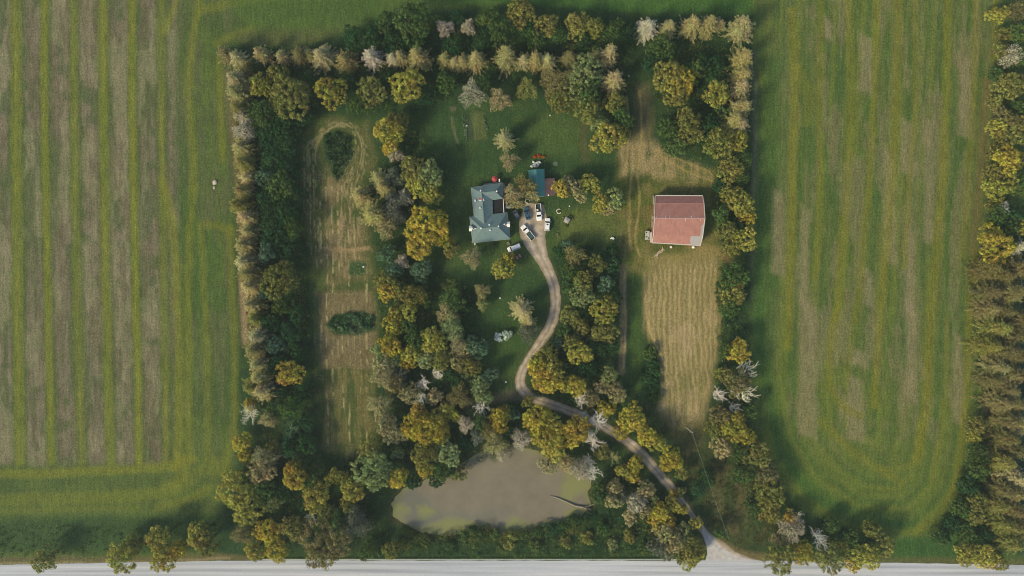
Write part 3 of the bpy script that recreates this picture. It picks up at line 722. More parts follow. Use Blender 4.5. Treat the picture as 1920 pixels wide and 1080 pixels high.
# one entry per tree: crown centre x y in the photo, crown radius in photo pixels, kind, colour
ZONES = {
"in the upper left row": "426 105 15 c R;447 110 14 c T;493 103 13 c T;527 106 12 c T;560 103 16 c R;580 102 11 c L;604 106 20 c T;651 112 17 c R;699 108 18 c W;737 110 13 c W;752 110 13 c T;787 108 19 c L",
"in the upper middle row": "834 112 13 c L;851 116 12 c T;868 116 14 c L;893 116 16 c T;947 110 20 c L;982 116 14 c T;1003 112 16 c L;1026 116 14 c T;1068 110 15 c R;1113 108 12 c L;1139 106 17 c T;1147 154 19 c T",
"along the top field edge": "663 72 22 d G;700 72 24 d G;722 45 20 d M;740 80 22 d G;770 42 34 d M;785 85 18 d G;833 54 14 f W;878 52 13 f W;858 32 16 d G;852 85 18 d G;915 35 20 d M;940 58 24 d M;975 28 26 d O;992 60 18 d G;1003 72 18 d M;1028 50 22 d O;1048 66 16 d M;1080 48 22 d O;1115 52 18 d O;1150 56 18 d M;1175 62 18 d G;1095 75 16 d G;905 78 18 d G",
"in the upper right row": "1213 52 19 c W;1253 54 16 c T;1296 50 18 c L;1328 48 17 c L;1350 44 11 c T;1391 54 22 c T",
"in the upper left wood": "488 158 22 d Y;522 138 20 d O;541 178 38 d O;622 172 30 d Y;697 174 26 d O;672 198 18 d M;765 165 30 d Y;800 178 18 d G;725 148 18 d G;836 155 20 d M;582 158 18 d G;658 152 18 d G;562 215 22 d G;465 130 12 f R",
"behind the back lawn": "885 178 22 f W;907 155 16 d M;936 188 20 f T;985 170 18 f O;1040 158 26 f R;1050 190 22 d O;1095 145 32 d P;1078 178 22 d P;1105 205 24 d O;1102 175 24 d M;1150 192 18 d O;1168 222 20 d M;1138 252 28 d Y;1166 252 18 d O;1125 232 16 d P",
"in the upper right wood": "1244 90 24 d M;1222 120 20 d G;1252 142 30 d O;1279 150 28 d A;1303 135 20 d M;1268 180 20 d O;1333 125 22 d G;1313 112 14 d G;1343 180 26 d Y;1283 226 24 d O;1252 242 20 d M;1292 252 22 d O;1270 270 20 d M;1325 240 24 d G;1345 270 26 d O;1355 212 16 d M",
"in right hedge above the barn": "1392 110 19 c L;1391 142 18 c L;1388 166 15 c T;1387 205 20 c L;1373 226 19 c L;1387 236 16 c T;1384 264 18 d Y;1367 318 24 d O;1395 300 18 d M;1388 332 18 d M;1352 350 14 d G",
"in hedge right of barn": "1390 385 22 d Y;1403 405 16 d A;1352 400 20 d M;1374 362 18 d O;1362 430 20 d O;1396 448 22 d Y;1376 460 18 d O;1384 425 16 d G",
"in hedge right of stubble field": "1375 520 24 d M;1378 548 24 d O;1356 542 16 d G;1368 578 18 d M;1364 600 11 d G;1382 655 22 d A;1362 652 16 d M;1360 700 15 d O;1397 698 24 b W;1392 735 25 b W;1348 738 17 b W;1376 766 15 b W;1380 722 24 d R;1352 778 20 d R;1374 800 26 d Y;1338 808 16 d O;1405 775 16 d M;1398 818 18 d A;1352 838 20 d T",
"at right field's lower corner": "1415 850 24 d O;1388 848 18 d M;1388 890 20 d M;1437 888 22 d R;1440 925 26 d O;1442 962 20 d O;1410 950 18 d M;1482 968 14 d A;1494 968 16 b W;1483 992 22 f W;1460 1008 14 f T;1500 1032 22 d A;1462 1048 26 d O;1537 1012 20 b W;1552 1045 24 d O;1578 1028 16 d Y;1594 1008 18 d M;1560 985 14 d M;1632 994 15 d O;1657 1022 20 d O;1622 1045 26 d Y;1602 1058 14 d A",
"in the bottom right corner": "1808 1034 20 d Y;1845 1042 22 d Y;1866 1054 18 d O;1832 800 18 d O;1826 820 12 d Y;1834 850 22 d M;1832 882 20 d M;1814 912 20 d G;1832 935 20 d O;1802 952 18 d M;1828 965 20 d O;1786 985 18 d G;1812 998 18 d M;1842 1004 16 d G;1765 1010 14 d M",
"in the right edge row": "1850 508 21 c N;1880 520 21 c N;1908 505 20 c R;1858 545 20 c N;1892 552 21 c R;1856 580 20 c R;1886 588 20 c N;1908 602 20 c N;1866 616 21 c O;1896 632 21 c N;1850 648 20 c O;1880 660 21 c N;1906 668 20 c N;1868 688 21 c L;1898 700 21 c R;1856 712 20 c N;1886 730 21 c R;1872 755 20 c R;1900 758 21 c R;1884 785 21 c N;1906 795 20 c T;1880 820 21 c N;1898 845 20 c N;1872 862 20 c O;1892 885 21 c T;1876 912 21 c N;1900 920 21 c R;1870 945 20 c O;1892 955 21 c R;1880 982 21 c O;1908 990 21 c N;1890 1015 21 c O",
"beside the right field's top": "1905 20 20 f R;1885 65 14 d O;1893 108 18 f W;1884 162 24 d O;1908 158 22 d O;1882 215 20 d R;1903 245 26 d O;1885 265 20 d O;1887 305 24 d A;1908 300 18 d O;1868 350 22 d Y;1890 338 20 d O;1882 388 16 b W;1870 404 18 d M;1902 405 20 d G;1868 462 32 d A;1850 490 14 d Y;1895 445 18 d G;1908 465 14 c W;1870 30 16 d Y;1911 62 20 d M;1874 92 15 d O;1909 205 20 d M;1864 192 14 d O;1868 240 16 d Y;1905 345 18 d M;1862 322 16 d O;1866 384 15 d O;1888 430 18 d M;1860 428 15 d O;1910 425 18 d Y;1864 285 15 d O;1912 112 18 d M;1866 140 14 d M",
"in left hedge's outer row": "447 150 18 c T;450 178 18 c L;447 206 16 c O;457 218 13 f W;460 246 18 f W;452 276 17 c L;456 305 18 c O;464 332 15 c T;456 358 16 c R;454 385 17 c O;461 408 17 c T;464 432 16 c L;460 460 17 c L;459 490 18 c T;467 515 18 c R;472 540 17 c T;476 572 17 c L;479 600 16 c O;484 630 18 c T;480 655 19 c R;488 682 17 c L;491 708 17 c L;496 735 19 c T;474 722 17 c O",
"in hedge left of mown strip": "498 215 24 d M;525 235 24 d G;502 255 22 d G;535 275 22 d G;510 300 24 d G;545 315 20 d G;498 335 18 d B;528 345 24 d M;552 365 20 d G;505 375 22 d G;538 395 24 d G;508 412 22 d G;550 430 20 d M;518 445 24 d G;500 475 18 d B;545 470 20 d G;528 524 33 d O;500 548 16 d B;530 572 20 d M;555 590 18 d G;508 605 20 d G;540 625 22 d G;515 648 20 d B;555 660 18 d G;520 678 20 d G;545 702 23 d A;570 730 16 d G;515 730 18 d G;545 765 24 d M;512 765 16 d M;575 790 18 d G",
"in the lower left wood": "472 778 20 b W;468 757 12 d A;505 785 16 f T;545 803 20 b B;455 830 18 d A;460 856 14 d A;498 858 22 f T;490 885 22 d T;514 838 14 d O;545 835 20 d G;575 835 20 d G;548 852 16 b B;552 892 24 d A;562 870 18 d M;595 932 26 d Y;590 902 18 d M;632 892 18 d Y;443 918 32 d Y;463 950 28 d Y;470 888 18 d M;500 915 20 d M;515 940 16 d P;535 925 18 d G;662 920 24 d Y;655 948 18 d O;697 884 34 d P;700 838 22 d O;575 945 18 d G;612 962 18 d O;640 978 22 d M;582 970 16 b W;548 990 24 d O;500 995 24 d A;520 1030 22 d A;478 1032 18 d Y;457 1000 20 f R;608 1020 42 d R;668 980 26 f K;690 1032 16 d M;735 1030 18 d O;485 965 14 d G",
"beside the road's left end": "80 1050 24 d O;228 1040 27 d Y;248 1020 18 d Y;300 1010 24 d Y;310 1045 24 d A;335 1030 18 d A;373 1003 24 d Y;384 1020 20 d O",
"left of the pond": "745 848 12 d P;748 898 20 d A;795 855 24 d O;797 878 16 d A;840 850 22 d P;832 884 20 d M;858 888 14 d O;722 880 16 d G;820 902 13 d G;775 905 16 d G",
"in wood right of mown strip": "732 245 26 d Y;747 228 18 d O;735 274 18 d A;742 290 13 f W;712 335 16 c L;722 352 16 c L;678 368 15 c L;700 402 20 c L;738 335 16 f K;738 378 20 f K;742 405 18 f K;725 425 20 f T;757 372 14 f W",
"left of the house": "772 318 24 d O;805 325 24 d P;782 347 25 d Y;812 362 20 d Y;800 428 36 d A;785 455 26 d A;828 442 20 d A;846 464 15 d O;727 480 18 d B;737 506 16 d B;752 490 12 f W;790 511 20 d B",
"in the middle left wood": "722 525 20 d O;728 548 18 d A;752 548 18 d O;778 552 22 d O;797 562 14 d M;768 582 18 d Y;742 584 15 d Y;735 612 18 d A;762 615 16 d M;810 638 24 d Y;775 637 18 d M;728 640 18 d A;742 655 20 d A;770 662 20 d Y;765 680 15 d A;800 672 18 d P;824 675 18 d O;712 652 16 d P;722 684 22 d T;736 672 16 d P;720 708 22 f T;742 724 18 d R;766 738 20 d T;795 718 16 b W;820 700 16 b W;715 760 22 f T;726 790 24 d T;742 812 20 d T;752 700 14 f K;790 746 16 b W;814 744 15 d T",
"in wood left of front lawn": "848 560 22 d M;872 577 14 d G;838 586 18 f T;845 608 20 f P;853 626 16 f P;858 646 16 f T;870 655 16 d T;857 676 15 d T;893 652 20 d B;835 665 16 d O;882 688 18 d O;872 703 12 d P;862 742 20 f R;862 720 16 d G;898 725 18 d P;908 744 14 d P;920 706 16 d B;845 700 14 d G",
"in wood above the pond": "782 775 20 d A;798 802 28 d A;775 802 22 d A;822 792 22 d A;836 768 15 d Y;826 818 18 d A;812 832 15 d Y;850 776 14 d Y;873 793 15 f W;905 765 18 b W;898 792 16 d M;937 788 20 d A;948 773 12 d Y;914 806 16 f R;928 830 20 f T;940 850 12 f W;870 830 14 d G;957 806 16 d G;896 818 14 f K;958 778 14 d B;975 822 18 f W",
"between pond and gravel drive": "1002 787 26 d A;1014 812 22 d A;1036 840 26 d Y;1055 818 24 d A;1080 802 26 d A;1038 795 18 d Y;1023 774 14 d A;1027 872 18 d T;988 753 11 d O;1085 877 20 f W;1112 888 20 b W;1104 868 14 b W;1112 828 22 b W;1150 857 15 b T;1127 848 14 d O;1062 870 15 f T;1125 915 14 d M;1118 930 16 d M;1087 748 17 b W;1094 782 17 b W;1121 790 22 b W;1106 814 14 b W",
"right of the winding drive": "1010 690 20 d A;1036 714 22 d A;1016 712 18 d A;1008 672 14 d Y;1034 688 20 d Y;1028 660 16 d O;1072 640 16 d O;1087 660 20 d Y;1060 622 12 d M;1045 640 12 d B;1068 592 18 d O;1088 612 16 d O;1092 556 22 d P;1132 582 23 d Y;1150 560 15 d M;1135 622 23 d O;1112 638 8 d P;1146 645 14 d G;1122 650 16 d G;1105 690 16 d G;1058 685 14 d M;1082 725 20 d A;1062 722 14 d Y;1142 705 17 d P;1128 727 14 d T;1158 738 19 d T;1110 745 16 d R;1138 766 16 d A;1182 786 26 d A;1165 810 15 d A;1212 815 19 d A;1198 798 16 d Y;1104 768 10 d O",
"below the parking area": "1078 480 19 f R;1120 498 18 d O;1068 506 16 d M;1092 526 21 d O;1070 540 15 d M;1050 472 13 d G;1065 462 12 d B;1100 474 13 d G;1150 495 15 d G;1136 530 15 d B;1148 470 12 d G;1115 530 13 d G",
"on the front lawn": "884 485 18 f T;943 505 18 d Y;952 487 13 d A;905 546 14 f T;905 571 10 f P;978 578 18 c T;990 602 12 c T;992 626 17 f K;934 633 7.5 s S;951 628 8.5 s S",
"on the back lawn": "948 262 16 c T;955 304 16 f T",
"between house and teal shed": "983 347 18 f R;997 364 13 f T;960 366 17 f T;970 380 13 f T",
"right of the teal shed": "1052 355 17 d A;1071 348 19 d T;1086 362 15 d T;1107 343 17 d Y;1128 381 17 d Y;1150 372 18 d P;1142 390 13 d T",
"beside the lower drive": "1176 886 13 d Y;1190 868 15 d A;1188 893 13 d A;1165 882 12 d Y;1212 920 17 d T;1226 938 9 d P;1152 912 15 d T;1150 940 16 d T;1168 930 13 f K;1192 942 20 d W;1207 956 13 d T;1182 968 14 d T;1240 958 17 d A;1228 972 15 d A;1252 974 15 d A;1262 945 15 d Y;1275 952 11 d Y;1262 926 9 d A;1277 922 10 d O;1230 832 18 d Y;1262 858 21 d A;1248 872 13 d A;1280 885 14 d O;1242 1000 20 d T;1262 1016 20 d T;1235 1025 16 d K;1253 1035 15 d K;1282 992 14 d P;1305 981 13 d Y;1296 1018 21 d O;1311 1033 15 d Y;1297 1048 19 d Y;1278 1042 13 d O;1310 915 16 d G;1326 898 16 d G;1352 998 13 d M",
"on the pond's lower bank": "870 1004 9 s M;890 997 12 s G;906 1001 10 s G;930 1001 9 s M;960 1004 9 s O;985 1003 9 s M;1006 998 10 s G;1032 993 14 s G;1048 990 10 s G;1062 984 11 s M;1078 974 11 s G",
"between pond and bottom road": "762 1020 11 s O;800 1018 9 s M;842 1022 10 s M;1060 1016 12 s O;1100 1008 13 s O;1130 990 14 s M;1148 1022 11 s P;1180 1005 13 s O;1205 1025 12 s M;955 1022 10 s O;1002 1024 10 s M",
"at stubble field's left edge": "1218 664 15 s M;1226 690 15 s G;1212 704 13 s G;1224 722 14 s G;1228 744 12 s M",
}
def colmul(c, rs):
    c = s2l(c)*KGAIN; k = rs.uniform(.86, 1.14)
    return (c[0]*k*rs.uniform(.94, 1.06), c[1]*k, c[2]*k*rs.uniform(.9, 1.1), 1)
tr_rs = random.Random(21); COUNT = {}
for zone, txt in ZONES.items():
    ent = []
    for e in txt.split(';'):
        x, y, r, k, c = e.split(); ent.append((float(x), float(y), float(r), k, c))
    groups = {}
    for e in ent: groups.setdefault((e[3], e[4]), []).append(e)
    for (k, c), es in groups.items():
        n = len(es)
        xs = [e[0] for e in es]; ys = [e[1] for e in es]
        hor = (max(xs)-min(xs)) >= (max(ys)-min(ys))
        es = sorted(es, key=lambda e: e[0] if hor else e[1])
        kn, kw, kc = NAME[k]; cw = PAL[c][0]
        for i, (x, y, r, _, _) in enumerate(es):
            if n == 1:
                sz = 'small' if r < 15 else 'large' if r > 25 else 'medium sized'
                lab = f"{sz} {cw} {kw} {zone}"
            elif n == 2:
                lab = f"{('left', 'right')[i] if hor else ('upper', 'lower')[i]} one of two {cw} {plural(kw)} {zone}"
            else:
                if i == 0: o_ = 'leftmost' if hor else 'topmost'
                elif i == n-1: o_ = 'rightmost' if hor else 'lowest'
                elif i <= n//2: o_ = f"{ORD[i]} from {'left' if hor else 'top'}"
                else: o_ = f"{ORD[n-1-i]} from {'right' if hor else 'bottom'}"
                lab = f"{o_} of {NUM[n]} {cw} {plural(kw)} {zone}"
            rm = r*S*1.06; si = min(range(len(SIZES[k])), key=lambda q: abs(SIZES[k][q][0]-rm))
            if k in 'c': rm *= 1.0
            r0, h0 = SIZES[k][si]; v = tr_rs.randrange(NV[k]); mc, mt = proto(k, si, v)
            sc = rm/r0; sz_ = .5+.5*sc if k in 'cfb' else .35+.65*sc
            if c == 'G': sz_ *= .82
            if k == 'd': sz_ *= tr_rs.uniform(.9, 1.12)
            hh = h0*sz_*(.60 if k in 'dsb' else .45)
            p = P(x, y, hh); base = (p.x, p.y, 0)
            root = empty(kn, base, tr_rs.uniform(0, 6.28))
            g = {'c': 'conifers round the farmstead and field edges', 'd': 'broadleaf trees of the hedgerows and woods', 'f': 'wispy pale trees', 'b': 'leafless dead trees', 's': 'shrubs beside the lawn and stubble'}[k]
            tag(root, lab, kc, g)
            col = colmul((206, 200, 180) if k == 'b' and c == 'W' else PAL[c][1], tr_rs)
            root.rotation_euler = (tr_rs.gauss(0, .035), tr_rs.gauss(0, .035), root.rotation_euler[2])
            if k == 'c': sz_ *= tr_rs.uniform(.82, 1.18)
            cr = link("crown", mc, root); cr.scale = (sc, sc*tr_rs.uniform(.9, 1.1), sz_); cr.color = col
            tk = link("trunk", mt, root); tk.scale = (sc, sc, sz_); tk.color = col
            COUNT[k] = COUNT.get(k, 0)+1
print("TREES", COUNT)

# ------------------------------------------------------------------ undergrowth that nobody could count
def in1(pts, x, y):
    c = False; n = len(pts)
    for i in range(n):
        x0, y0 = pts[i]; x1, y1 = pts[(i+1) % n]
        if (y0 > y) != (y1 > y) and x < (x1-x0)*(y-y0)/(y1-y0)+x0: c = not c
    return c
def undergrowth(name, label, cat, polys, dens, tint, hmin=.5, hmax=2.2, rmin=.6, rmax=1.5, per=26, leaf=.42, seed=1, avoid=()):
    rs = np.random.RandomState(seed); Cs, Ns, Ts, Sz = [], [], [], []
    for pg in polys:
        a = np.array(pg); x0, y0 = a.min(0); x1, y1 = a.max(0)
        for _ in range(int((x1-x0)*(y1-y0)*dens)):
            x = rs.uniform(x0, x1); y = rs.uniform(y0, y1)
            if not in1(pg, x, y) or any(in1(q, x, y) for q in avoid): continue
            r = rs.uniform(rmin, rmax); h = rs.uniform(hmin, hmax); c = np.array(P(x, y, h*.5)); c[2] = h*.35
            d = rs.randn(per, 3); d /= np.linalg.norm(d, axis=1, keepdims=True); d[:, 2] = np.abs(d[:, 2])
            Cs.append(c + d*np.array([r, r, h*.65])*rs.uniform(.7, 1.05, (per, 1))); Ns.append(d + rs.randn(per, 3)*.45)
            Ts.append(rs.uniform(.7, 1.25)*rs.uniform(.75, 1.25, per)); Sz.append(leaf*rs.uniform(.7, 1.3, per))
    V, F = quadset(np.vstack(Cs), np.vstack(Ns), np.concatenate(Sz), .7, rs)
    me = npmesh(name, V, F, leaf_mat(name+"_leaves", .2, tint), np.concatenate(Ts))
    return tag(link(name, me), label, cat, kind='stuff')
DRV = [(L_[i][0], L_[i][1]) for i in range(len(L_))] + [(R_[i][0], R_[i][1]) for i in reversed(range(len(R_)))]
T1 = (tuple(s2l((58, 84, 48))), tuple(s2l((98, 110, 56))))
hedge_polys = [[(470, 130), (600, 120), (860, 110), (860, 190), (700, 215), (610, 200), (565, 230), (555, 400), (578, 520), (585, 700), (592, 850), (720, 870), (722, 1000), (720, 1042), (470, 1042), (430, 980), (470, 860), (480, 600), (470, 300)],
               [(650, 70), (780, 30), (1190, 45), (1190, 110), (1180, 180), (1120, 200), (1000, 160), (830, 150), (820, 120), (660, 95)],
               [(1210, 60), (1400, 55), (1408, 470), (1345, 480), (1340, 300), (1240, 290), (1232, 200), (1222, 150)],
               [(1345, 490), (1400, 490), (1405, 800), (1330, 840), (1345, 640)],
               [(705, 240), (760, 220), (840, 300), (845, 470), (800, 500), (885, 540), (900, 700), (930, 740), (960, 790), (960, 850), (870, 880), (780, 900), (720, 870), (712, 700), (712, 560), (700, 420), (710, 320)],
               [(1045, 460), (1160, 460), (1158, 600), (1150, 720), (1240, 790), (1290, 880), (1255, 900), (1190, 830), (1100, 775), (1000, 745), (990, 700), (1020, 650), (1060, 560)],
               [(960, 760), (1060, 780), (1180, 850), (1270, 950), (1320, 1030), (1240, 1042), (1180, 960), (1120, 900), (1090, 870), (1000, 830)],
               [(1840, 500), (1905, 500), (1905, 1035), (1760, 1030), (1740, 1005), (1815, 900), (1835, 700)], [(1870, 100), (1905, 100), (1905, 500), (1845, 500), (1850, 350)],
               [(1410, 860), (1450, 900), (1500, 980), (1650, 1015), (1640, 1042), (1450, 1040), (1400, 950)]]
undergrowth("hedgerow_undergrowth", "dark tangled undergrowth beneath the hedgerow and wood trees", "undergrowth", hedge_polys, .011, T1, hmax=5.0, rmin=.8, rmax=2.1, per=34, seed=2, avoid=(DRV,))
undergrowth("roadside_scrub", "dark green scrub filling the strip between pond and road", "scrub", [[(690, 1000), (760, 990), (800, 1006), (900, 996), (1000, 1004), (1060, 990), (1110, 955), (1130, 900), (1180, 960), (1250, 990), (1240, 1043), (700, 1043)]], .022, (tuple(s2l((56, 88, 52))), tuple(s2l((108, 114, 56)))), hmin=.4, hmax=2.6, rmin=.4, rmax=1.3, per=30, leaf=.34, seed=3)
undergrowth("verge_scrub", "low dark scrub along the road below the left field", "scrub", [[(-100, 985), (200, 985), (400, 970), (420, 1030), (200, 1040), (-100, 1045)]], .012, (tuple(s2l((48, 72, 42))), tuple(s2l((78, 88, 44)))), hmin=.2, hmax=1.0, rmin=.3, rmax=.9, per=16, leaf=.3, seed=4)
undergrowth("rough_grass", "patchy rough grass and weeds beneath the overhead wire", "rough grass", [[(1290, 840), (1400, 860), (1440, 960), (1480, 1010), (1400, 1035), (1350, 1015), (1320, 960), (1285, 890)]], .016, (tuple(s2l((46, 70, 42))), tuple(s2l((110, 104, 66)))), hmin=.2, hmax=1.2, rmin=.4, rmax=1.3, per=18, leaf=.34, seed=5, avoid=(DRV,))
undergrowth("island_shrubbery", "pointed teardrop patch of dark shrubs ringed by tyre tracks", "shrubbery", [[(606, 254), (630, 247), (658, 256), (658, 290), (632, 338), (612, 300)]], .03, (tuple(s2l((44, 70, 42))), tuple(s2l((72, 92, 60)))), hmin=.4, hmax=1.8, rmin=.4, rmax=1.0, seed=6)
undergrowth("oval_shrubbery", "oval bed of dark leafy shrubs across the mown strip", "shrubbery", [[(612, 606), (630, 592), (680, 586), (700, 594), (702, 614), (680, 624), (625, 623)]], .04, (tuple(s2l((56, 88, 54))), tuple(s2l((112, 136, 96)))), hmin=.6, hmax=2.2, rmin=.4, rmax=1.0, seed=7)
undergrowth("garden_rows", "rows of pale leafy plants in the vegetable garden", "garden plants", [[(866, 217), (871, 217), (876, 246), (874, 268), (870, 250)], [(905, 214), (911, 216), (914, 246), (909, 246)]], .12, (tuple(s2l((92, 118, 86))), tuple(s2l((138, 158, 124)))), hmin=.3, hmax=.7, rmin=.2, rmax=.5, per=20, leaf=.22, seed=8)

undergrowth("hedge_fringe", "ragged tan and olive fringe along the left hedge's outer edge", "fringe scrub", [[(432, 130), (458, 130), (468, 260), (478, 400), (476, 520), (484, 560), (498, 740), (486, 780), (470, 700), (462, 600), (452, 520), (446, 400), (436, 260)]], .02, (tuple(s2l((140, 124, 78))), tuple(s2l((104, 104, 58)))), hmin=.6, hmax=3.0, rmin=.4, rmax=1.2, per=26, leaf=.42, seed=12)
undergrowth("pond_rushes", "dark lumpy bushes and rushes along the pond's lower bank", "rushes", [[(745, 985), (790, 1003), (840, 1001), (880, 990), (905, 984), (930, 994), (1000, 1000), (1012, 990), (1045, 988), (1080, 968), (1108, 950), (1116, 970), (1060, 1006), (760, 1014)]], .02, (tuple(s2l((52, 78, 42))), tuple(s2l((104, 106, 52)))), hmin=1.0, hmax=3.2, rmin=.8, rmax=1.9, per=60, leaf=.36, seed=13)
undergrowth("pale_reeds", "whitish reeds and dead twigs along the pond's upper bank", "reeds", [[(830, 885), (860, 870), (900, 845), (930, 838), (925, 852), (880, 880), (850, 893), (790, 905), (782, 925), (774, 915)], [(930, 820), (1000, 815), (1050, 850), (1110, 870), (1112, 905), (1085, 890), (1040, 862), (990, 848)]], .012, (tuple(s2l((150, 146, 120))), tuple(s2l((104, 110, 76)))), hmin=.4, hmax=2.2, rmin=.3, rmax=.9, per=22, leaf=.3, seed=14)
# ------------------------------------------------------------------ buildings
def roofmat(name, rgb, ridge_dir=None, var=.14, rough=.75, metal=0, lines=0.0, ldir='x', weather=None):
    m = mat(name, rgb, rough, metal, var, 1.2, .1)
    t = m.node_tree; b = t.nodes["Principled BSDF"]
    src = b.inputs["Base Color"].links[0].from_socket
    tc = t.nodes.new("ShaderNodeTexCoord")
    if lines:
        w = t.nodes.new("ShaderNodeTexWave"); w.wave_type = 'BANDS'; w.bands_direction = ldir.upper(); w.inputs["Scale"].default_value = lines; w.inputs["Distortion"].default_value = .3
        t.links.new(tc.outputs["Object"], w.inputs["Vector"])
        r = t.nodes.new("ShaderNodeMapRange"); r.inputs["To Min"].default_value = .84; r.inputs["To Max"].default_value = 1.08; t.links.new(w.outputs["Fac"], r.inputs[0])
        v = t.nodes.new("ShaderNodeVectorMath"); v.operation = 'SCALE'; t.links.new(src, v.inputs[0]); t.links.new(r.outputs[0], v.inputs["Scale"]); src = v.outputs[0]
        bp = t.nodes.new("ShaderNodeBump"); bp.inputs["Distance"].default_value = .04; bp.inputs["Strength"].default_value = .5
        t.links.new(w.outputs["Fac"], bp.inputs["Height"]); t.links.new(bp.outputs[0], b.inputs["Normal"])
    if weather is not None:
        n = t.nodes.new("ShaderNodeTexNoise"); n.inputs["Scale"].default_value = .5; n.inputs["Detail"].default_value = 7; n.inputs["Roughness"].default_value = .7
        mp = t.nodes.new("ShaderNodeMapping"); mp.inputs["Scale"].default_value = (2.5, .6, .6) if ldir == 'x' else (.6, 2.5, .6)
        t.links.new(tc.outputs["Object"], mp.inputs[0]); t.links.new(mp.outputs[0], n.inputs["Vector"])
        r = t.nodes.new("ShaderNodeMapRange"); r.inputs["From Min"].default_value = .5; r.inputs["From Max"].default_value = .72; r.inputs["To Max"].default_value = .6; t.links.new(n.outputs["Fac"], r.inputs[0])
        x = t.nodes.new("ShaderNodeMix"); x.data_type = 'RGBA'; t.links.new(r.outputs[0], x.inputs["Factor"]); t.links.new(src, x.inputs["A"]); x.inputs["B"].default_value = (*s2l(weather), 1); src = x.outputs["Result"]
    t.links.new(src, b.inputs["Base Color"]); return m
WHITE = mat("white_paint", (222, 220, 210), .5, var=.05)
CREAM = mat("cream_siding", (196, 190, 172), .7, var=.06, scale=1)
GLASS = mat("dark_glass", (24, 32, 38), .08, var=.1)
SHING = roofmat("grey_green_shingles", (100, 122, 120), var=.12, lines=1.6, ldir='y', weather=(118, 130, 122))
DECKBLK = mat("black_flat_roof", (14, 18, 20), .95, var=.2)
CONC = mat("grey_concrete", (142, 138, 128), .85, var=.15, scale=2)
def slab(mb, pts, th=.12):
    """roof plane with thickness"""
    n = len(pts); lo = [(p[0], p[1], p[2]-th) for p in pts]
    mb.add(list(pts)+lo, [tuple(range(n)), tuple(range(2*n-1, n-1, -1))] + [(i, i+n, (i+1) % n+n, (i+1) % n) for i in range(n)])
def windows(parent, p, q, z0, z1, fr, n=2, w=1.2):
    """windows set on the wall between p and q (local coordinates); each is a part with its pane"""
    p = Vector(p); q = Vector(q); d = (q-p).normalized(); nrm = Vector((d.y, -d.x, 0))
    for k in range(n):
        c = p + (q-p)*((k+.5)/n); mb = MB(); a = c - d*w/2; b = c + d*w/2
        for (s, e) in (((a, z0), (a, z1)), ((b, z0), (b, z1)), ((a, z0), (b, z0)), ((a, z1), (b, z1))):
            mb.obox(Vector((s[0].x, s[0].y, s[1]))+nrm*.03, Vector((e[0].x, e[0].y, e[1]))+nrm*.03, .1, .1)
        f = mb.build("window", fr, parent)
        g = MB(); g.add([(*(a+nrm*.02)[:2], z0), (*(b+nrm*.02)[:2], z0), (*(b+nrm*.02)[:2], z1), (*(a+nrm*.02)[:2], z1)], [(0, 1, 2, 3)]); g.build("pane", GLASS, f)
# ---- house
hb = P(919, 420); hb.z = 0
house = empty("house", hb)
tag(house, "farmhouse with grey green hipped roofs and white dormers beside parked cars", "house")
def L(px, py, z): v = P(px, py, z) - hb; return (v.x, v.y, z)
def poly_walls(name, corners, z1, m, parent, inset=0):
    mb = MB(); n = len(corners)
    lo = [L(x, y, -.2) for x, y in corners]; hi = [L(x, y, z1) for x, y in corners]
    lo = [(h[0], h[1], -.2) for h in hi]
    mb.add(lo+hi, [(i, (i+1) % n, (i+1) % n+n, i+n) for i in range(n)]); return mb.build(name, m, parent), [Vector((h[0], h[1], 0)) for h in hi]
w1, c1 = poly_walls("wall", [(883, 453), (882.5-.3, 408.5), (949, 400.5), (955, 446)][::1], 3.0, CREAM, house)
w2, c2 = poly_walls("wall", [(890.2, 406), (885.2, 354), (940, 346), (940.5, 370.5), (922, 373), (922.5, 404)], 3.0, CREAM, house)
ze, zr = 3.1, 5.7
A_, B_2, C_, D_ = L(880.4, 406.4, ze), L(951, 398, ze), L(957, 448, ze), L(886, 455.7, ze)
R1, R2 = L(904, 428.5, zr), L(933, 425, zr)
mb = MB(); slab(mb, [A_, D_, R1]); slab(mb, [D_, C_, R2, R1]); slab(mb, [C_, B_2, R2]); slab(mb, [B_2, A_, R1, R2])
rf1 = mb.build("roof", SHING, house)
zu = 4.9
E_, F_, G_, H_, I_, J_ = L(883, 351.5, ze), L(941.5, 343.5, ze), L(942.3, 372, ze), L(923.5, 374.5, ze), L(924.5, 408, ze), L(889, 409, ze)
S1, S2, S3 = L(903, 361.5, zu), L(928, 358.5, zu), L(908, 420, zu)
mb = MB(); slab(mb, [E_, J_, S3, S1]); slab(mb, [F_, E_, S1, S2]); slab(mb, [G_, F_, S2]); slab(mb, [H_, G_, S2, S1]); slab(mb, [I_, H_, S1, S3])
rf2 = mb.build("roof", SHING, house)
mb = MB()
for a, b in ((R1, R2), (R1, A_), (R1, D_), (R2, B_2), (R2, C_), (S1, S2), (S1, S3), (S2, F_), (S2, G_), (S1, E_)):
    a = Vector(a); b = Vector(b); mb.obox(a+Vector((0, 0, .03)), b+Vector((0, 0, .03)), .22, .06)
mb.build("ridge_cap", mat("ridge_shingle", (104, 124, 112), .8), house)
mb = MB()
for ring in ((A_, D_, C_, B_2), (E_, J_), (E_, F_, G_, H_)):
    for a, b in zip(ring[:-1], ring[1:]): mb.obox(Vector(a)+Vector((0, 0, -.1)), Vector(b)+Vector((0, 0, -.1)), .14, .12)
mb.build("gutter", mat("gutter_paint", (150, 158, 150), .5), house)
mb = MB(); slab(mb, [L(924, 375, 2.6), L(924, 400.5, 2.6), L(943, 398.4, 2.6), L(942.2, 373, 2.6)]); mb.build("flat_roof", DECKBLK, house)
mb = MB()
